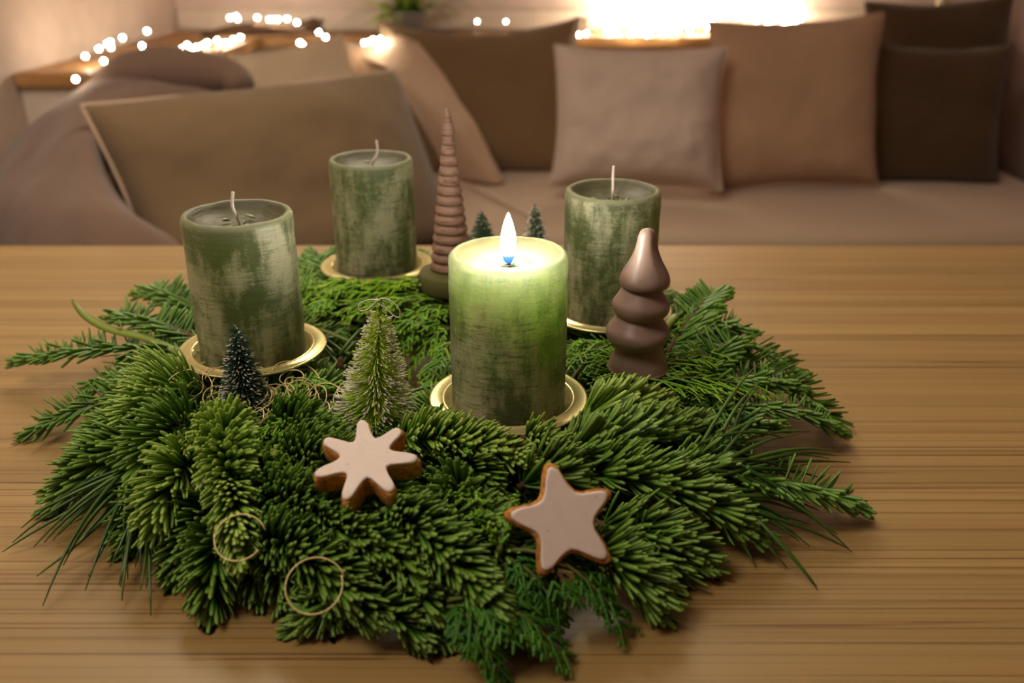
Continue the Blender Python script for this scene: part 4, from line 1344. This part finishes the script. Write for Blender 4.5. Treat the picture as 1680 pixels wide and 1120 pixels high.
# ------------------------------------------------------------------ bottle brush trees
def brush_tree(p, h, r0, label, bm_, wm, n_b, frost, lean=(0, 0), wd=0.00034, base_r=0.007, z0=0.12, hang=False):
    t = thing('bottle_brush_tree', label, 'ornament', p, 'bottle brush trees')
    rn = np.random.default_rng(int(abs(p.x * 1e4)))
    ax = lambda z: np.array([lean[0] * z / h, lean[1] * z / h, z])
    for ph in (0, math.pi):
        P = [Vector(ax(h * i / 60)) + Vector((0.0007 * math.cos(i * 0.62 + ph), 0.0007 * math.sin(i * 0.62 + ph), 0)) for i in range(61)]
        v, f = tube(P, 0.0006, 5)
        link('twisted_wire', make_mesh('twisted_wire', v, f, wm), t)
    v, f = lathe([(0, 0), (base_r, 0), (base_r, 0.004), (base_r * 0.9, 0.005), (0, 0.005)], 20)
    link('base', make_mesh('base', v, f, M['bark']), t)
    s = rn.uniform(0, 1, n_b)
    s = 1 - np.sqrt(s)                      # more bristles low down
    s = z0 + (1 - z0) * s
    turns = 9
    az = s * turns * 2 * math.pi + rn.choice([0, math.pi], n_b) + rn.normal(0, 0.55, n_b)
    rr_ = r0 * (1.04 - s) ** 0.9 * rn.uniform(0.78, 1.08, n_b) + 0.0016
    el = rn.normal(0.05, 0.20, n_b)
    d = np.stack([np.cos(az) * np.cos(el), np.sin(az) * np.cos(el), np.sin(el)], 1)
    c = np.stack([lean[0] * s, lean[1] * s, s * h], 1)
    def prisms(a, b, w_):
        dd = nrm(b - a)
        sd = nrm(np.cross(dd, np.array([0.1, 0.2, 1.0])))
        up = np.cross(sd, dd)
        ring = lambda q: np.stack([q + sd * w_, q - sd * w_ * 0.5 + up * w_ * 0.87, q - sd * w_ * 0.5 - up * w_ * 0.87], 1)
        V = np.concatenate([ring(a), ring(b)], 1)
        n_ = len(a)
        q = np.array([(0, 1, 4, 3), (1, 2, 5, 4), (2, 0, 3, 5)])
        tr = np.array([(3, 4, 5)])
        o_ = (np.arange(n_) * 6)[:, None, None]
        return V.reshape(-1, 3), (q[None] + o_).reshape(-1, 4), (tr[None] + o_).reshape(-1, 3)
    tip = c + d * rr_[:, None]
    zfix = np.array([0, 0, 1e-3])
    V, q, tr = prisms(c, tip, wd)
    link('bristles', mesh_qt('bristles', V, q, tr, bm_, {}), t, None, 'stuff')
    k = rn.random(n_b) < frost
    a = c[k] + d[k] * (rr_[k] * 0.82)[:, None]
    V, q, tr = prisms(a, tip[k] + d[k] * 0.0003, wd * 1.35)
    link('frosted_tips', mesh_qt('frosted_tips', V, q, tr, M['frost'], {}), t, None, 'stuff')
    return t
p = LIME_AT
gt = brush_tree(p, 0.084, 0.0255, 'lime green bottle brush tree with white tips and a thread bow at its top', M['bristle_lime'], M['twist'], 1250, 0.7, (0.0095, 0.0))
tv, tf = tube([Vector(q) for q in catmull([(0.002, 0, 0.083), (-0.004, -0.001, 0.084), (-0.010, -0.001, 0.0815), (-0.0105, -0.001, 0.0775), (-0.006, -0.001, 0.078), (0.002, -0.001, 0.0845),
      (0.008, -0.001, 0.083), (0.0125, -0.001, 0.0775), (0.0115, -0.001, 0.073), (0.006, 0, 0.0765), (0.002, 0, 0.082)], 6)], 0.00035, 5)
link('thread_bow', make_mesh('thread_bow', tv, tf, M['frost']), gt, (0.0075, 0, 0))
p = DARK_AT
brush_tree(p, 0.061, 0.0165, 'dark green bottle brush tree with frosted tips before the frosted candle', M['bristle_dark'], M['twist_dark'], 2200, 0.26, (-0.001, 0.002), wd=0.00028)
p = at(790, 430, 0.80)
p.z = TABLE + 0.042
brush_tree(p, 0.058, 0.021, 'soft grey green bottle brush tree beside the ringed wooden tree', M['bristle_soft'], M['twist_dark'], 1300, 0.1, (0.001, 0.0))
p = at(877, 430, 0.80)
p.z = TABLE + 0.042
brush_tree(p, 0.064, 0.0165, 'grey green bottle brush tree seen just behind the candle flame', M['bristle_soft'], M['twist_dark'], 1200, 0.5, (0.0, 0.0))

# ------------------------------------------------------------------ star biscuits
def star(label, c, nrm_, spin, npt, ro, ri, thick, tipround, seed, cinset=0.0016):
    """outline with rounded points; biscuit slab with icing on top"""
    rn = random.Random(seed)
    out = []
    N = npt * 16
    # polygon star, corners rounded by sampling a smoothed polyline
    poly = []
    for k in range(npt):
        a = 2 * math.pi * k / npt
        w_ = tipround
        r_ = ro * rn.uniform(0.95, 1.04)
        poly += [(r_ * math.cos(a) - w_ * math.sin(-a - 0.0) * -1 * 0 + w_ * math.cos(a + math.pi / 2), r_ * math.sin(a) + w_ * math.sin(a + math.pi / 2))][0:0]
        t0 = (math.cos(a + math.pi / 2), math.sin(a + math.pi / 2))
        poly.append((r_ * math.cos(a) - t0[0] * w_ - 0.10 * r_ * math.cos(a), r_ * math.sin(a) - t0[1] * w_ - 0.10 * r_ * math.sin(a)))
        poly.append((r_ * math.cos(a), r_ * math.sin(a)))
        poly.append((r_ * math.cos(a) + t0[0] * w_ - 0.10 * r_ * math.cos(a), r_ * math.sin(a) + t0[1] * w_ - 0.10 * r_ * math.sin(a)))
        a2 = a + math.pi / npt
        poly.append((ri * math.cos(a2), ri * math.sin(a2)))
    poly.append(poly[0])
    cur = catmull([(x, y, 0) for x, y in poly], 4)[:-1]
    m = len(cur)
    cen = [(cur[i] - cur[i - 1]) for i in range(m)]
    nv = []
    for i in range(m):
        tg_ = cur[(i + 1) % m] - cur[i - 1]
        nn_ = np.array([tg_[1], -tg_[0], 0]); nn_ /= np.linalg.norm(nn_)
        nv.append(nn_)
    def solid(levels, amp):
        V, F = [], []
        V.append((0, 0, levels[0][1]))
        for sc_, z in levels:
            for i in range(m):
                q = cur[i] * sc_
                d = noise.noise(Vector((q[0] * 300, q[1] * 300, z * 300 + seed))) * amp
                V.append((q[0] + nv[i][0] * d, q[1] + nv[i][1] * d, z + d * 0.3))
        V.append((0, 0, levels[-1][1]))
        L = len(levels)
        for k in range(L - 1):
            for i in range(m):
                j = (i + 1) % m
                F.append((1 + k * m + i, 1 + k * m + j, 1 + (k + 1) * m + j, 1 + (k + 1) * m + i))
        for i in range(m):
            j = (i + 1) % m
            F.append((0, 1 + j, 1 + i))
            F.append((len(V) - 1, 1 + (L - 1) * m + i, 1 + (L - 1) * m + j))
        return V, F
    T_ = thick
    o = thing('star_biscuit', label, 'biscuit', c, 'iced star biscuits')
    o.rotation_mode = 'QUATERNION'
    q = Vector((0, 0, 1)).rotation_difference(Vector(nrm_).normalized())
    from mathutils import Quaternion
    o.rotation_quaternion = q @ Quaternion((0, 0, 1), spin)
    v, f = solid([(0.90, -T_), (0.98, -T_ + 0.0012), (1.0, -T_ * 0.55), (0.99, -0.0016), (0.95, -0.0003), (0.88, 0.0), (0.86, 0.0)], 0.0006)
    link('biscuit', make_mesh('biscuit', v, f, M['biscuit']), o)
    v, f = solid([(cinset - 0.01, -0.0004), (cinset, 0.0004), (cinset - 0.012, 0.0010), (cinset - 0.05, 0.0014), (cinset - 0.10, 0.00145), (cinset - 0.14, 0.00145), (cinset - 0.4, 0.00145)], 0.0003)
    link('icing', make_mesh('icing', v, f, M['icing']), o)
    return o
star('seven pointed iced biscuit star lying below the lime green little tree', STAR7_AT, STAR7_N, R(100), 7, 0.0268, 0.0136, 0.0125, 0.0030, 5, 0.95)
star('five pointed iced biscuit star propped upright at the wreath front', STAR5_AT, STAR5_N, R(107), 5, 0.0290, 0.0158, 0.0085, 0.0034, 9, 0.90)

# ------------------------------------------------------------------ curled gold wire
def curl(c, r, a0, turns, tilt, wob_=0.15, drift=0.004, seed=0):
    rn = random.Random(seed)
    n_ = int(28 * turns) + 4
    ex = Vector((1, 0, 0)); ex.rotate(Matrix.Rotation(tilt[2], 3, 'Z'))
    ez = Vector((math.sin(tilt[0]), -math.cos(tilt[0]) * math.cos(tilt[1]), math.cos(tilt[0]) * math.sin(tilt[1]) + 0.2)).normalized()
    ex = (ex - ez * ex.dot(ez)).normalized()
    ey = ez.cross(ex)
    P = []
    for i in range(n_):
        t = i / (n_ - 1)
        a = a0 + turns * 2 * math.pi * t
        rr_ = r * (1 + wob_ * math.sin(a * 0.7 + seed))
        q = c + ex * rr_ * math.cos(a) + ey * rr_ * math.sin(a) + ez * drift * (t - 0.5)
        q.z = max(q.z, TABLE + 0.004)
        P.append(q)
    return tube(P, 0.00036, 5)
rn = random.Random(12)
pcs = []
for k in range(60):
    x = rn.choice([rn.gauss(478, 34), rn.gauss(400, 34), rn.gauss(550, 26)])
    y = rn.gauss(646, 20) if x < 520 else rn.gauss(672, 18)
    c = over(x, y, rn.uniform(0.046, 0.056))
    pcs.append(curl(c, rn.uniform(0.005, 0.015), rn.uniform(0, 6.28), rn.uniform(0.35, 1.0), (rn.gauss(0, 0.5), rn.uniform(0.4, 1.5), rn.uniform(0, 6.28)), seed=k))
v, f = merge(*pcs)
o = wobj('curly_wire_nest', v, f, M['wire'], base=over(478, 660, 0.044))
o['kind'] = 'stuff'
tag(o, 'loose nest of curly pale gold wire between the dark and the lime little trees', 'wire')
def ring_thing(px, py, h, r, label, turns=1.0, seed=1):
    c = over(px, py, h)
    v, f = curl(c, r, 0.4, turns, (0.1, 0.8, 0.0), 0.05, 0.003, seed)
    o_ = wobj('wire_loop', v, f, M['wire'], base=c)
    return tag(o_, label, 'wire', 'single gold wire loops')
ring_thing(516, 962, 0.040, 0.0132, 'single round gold wire loop on the fir at the wreath front edge', 1.0, 1)
ring_thing(392, 882, 0.052, 0.0118, 'broken gold wire loop hanging on a drooping fir tip', 0.85, 2)
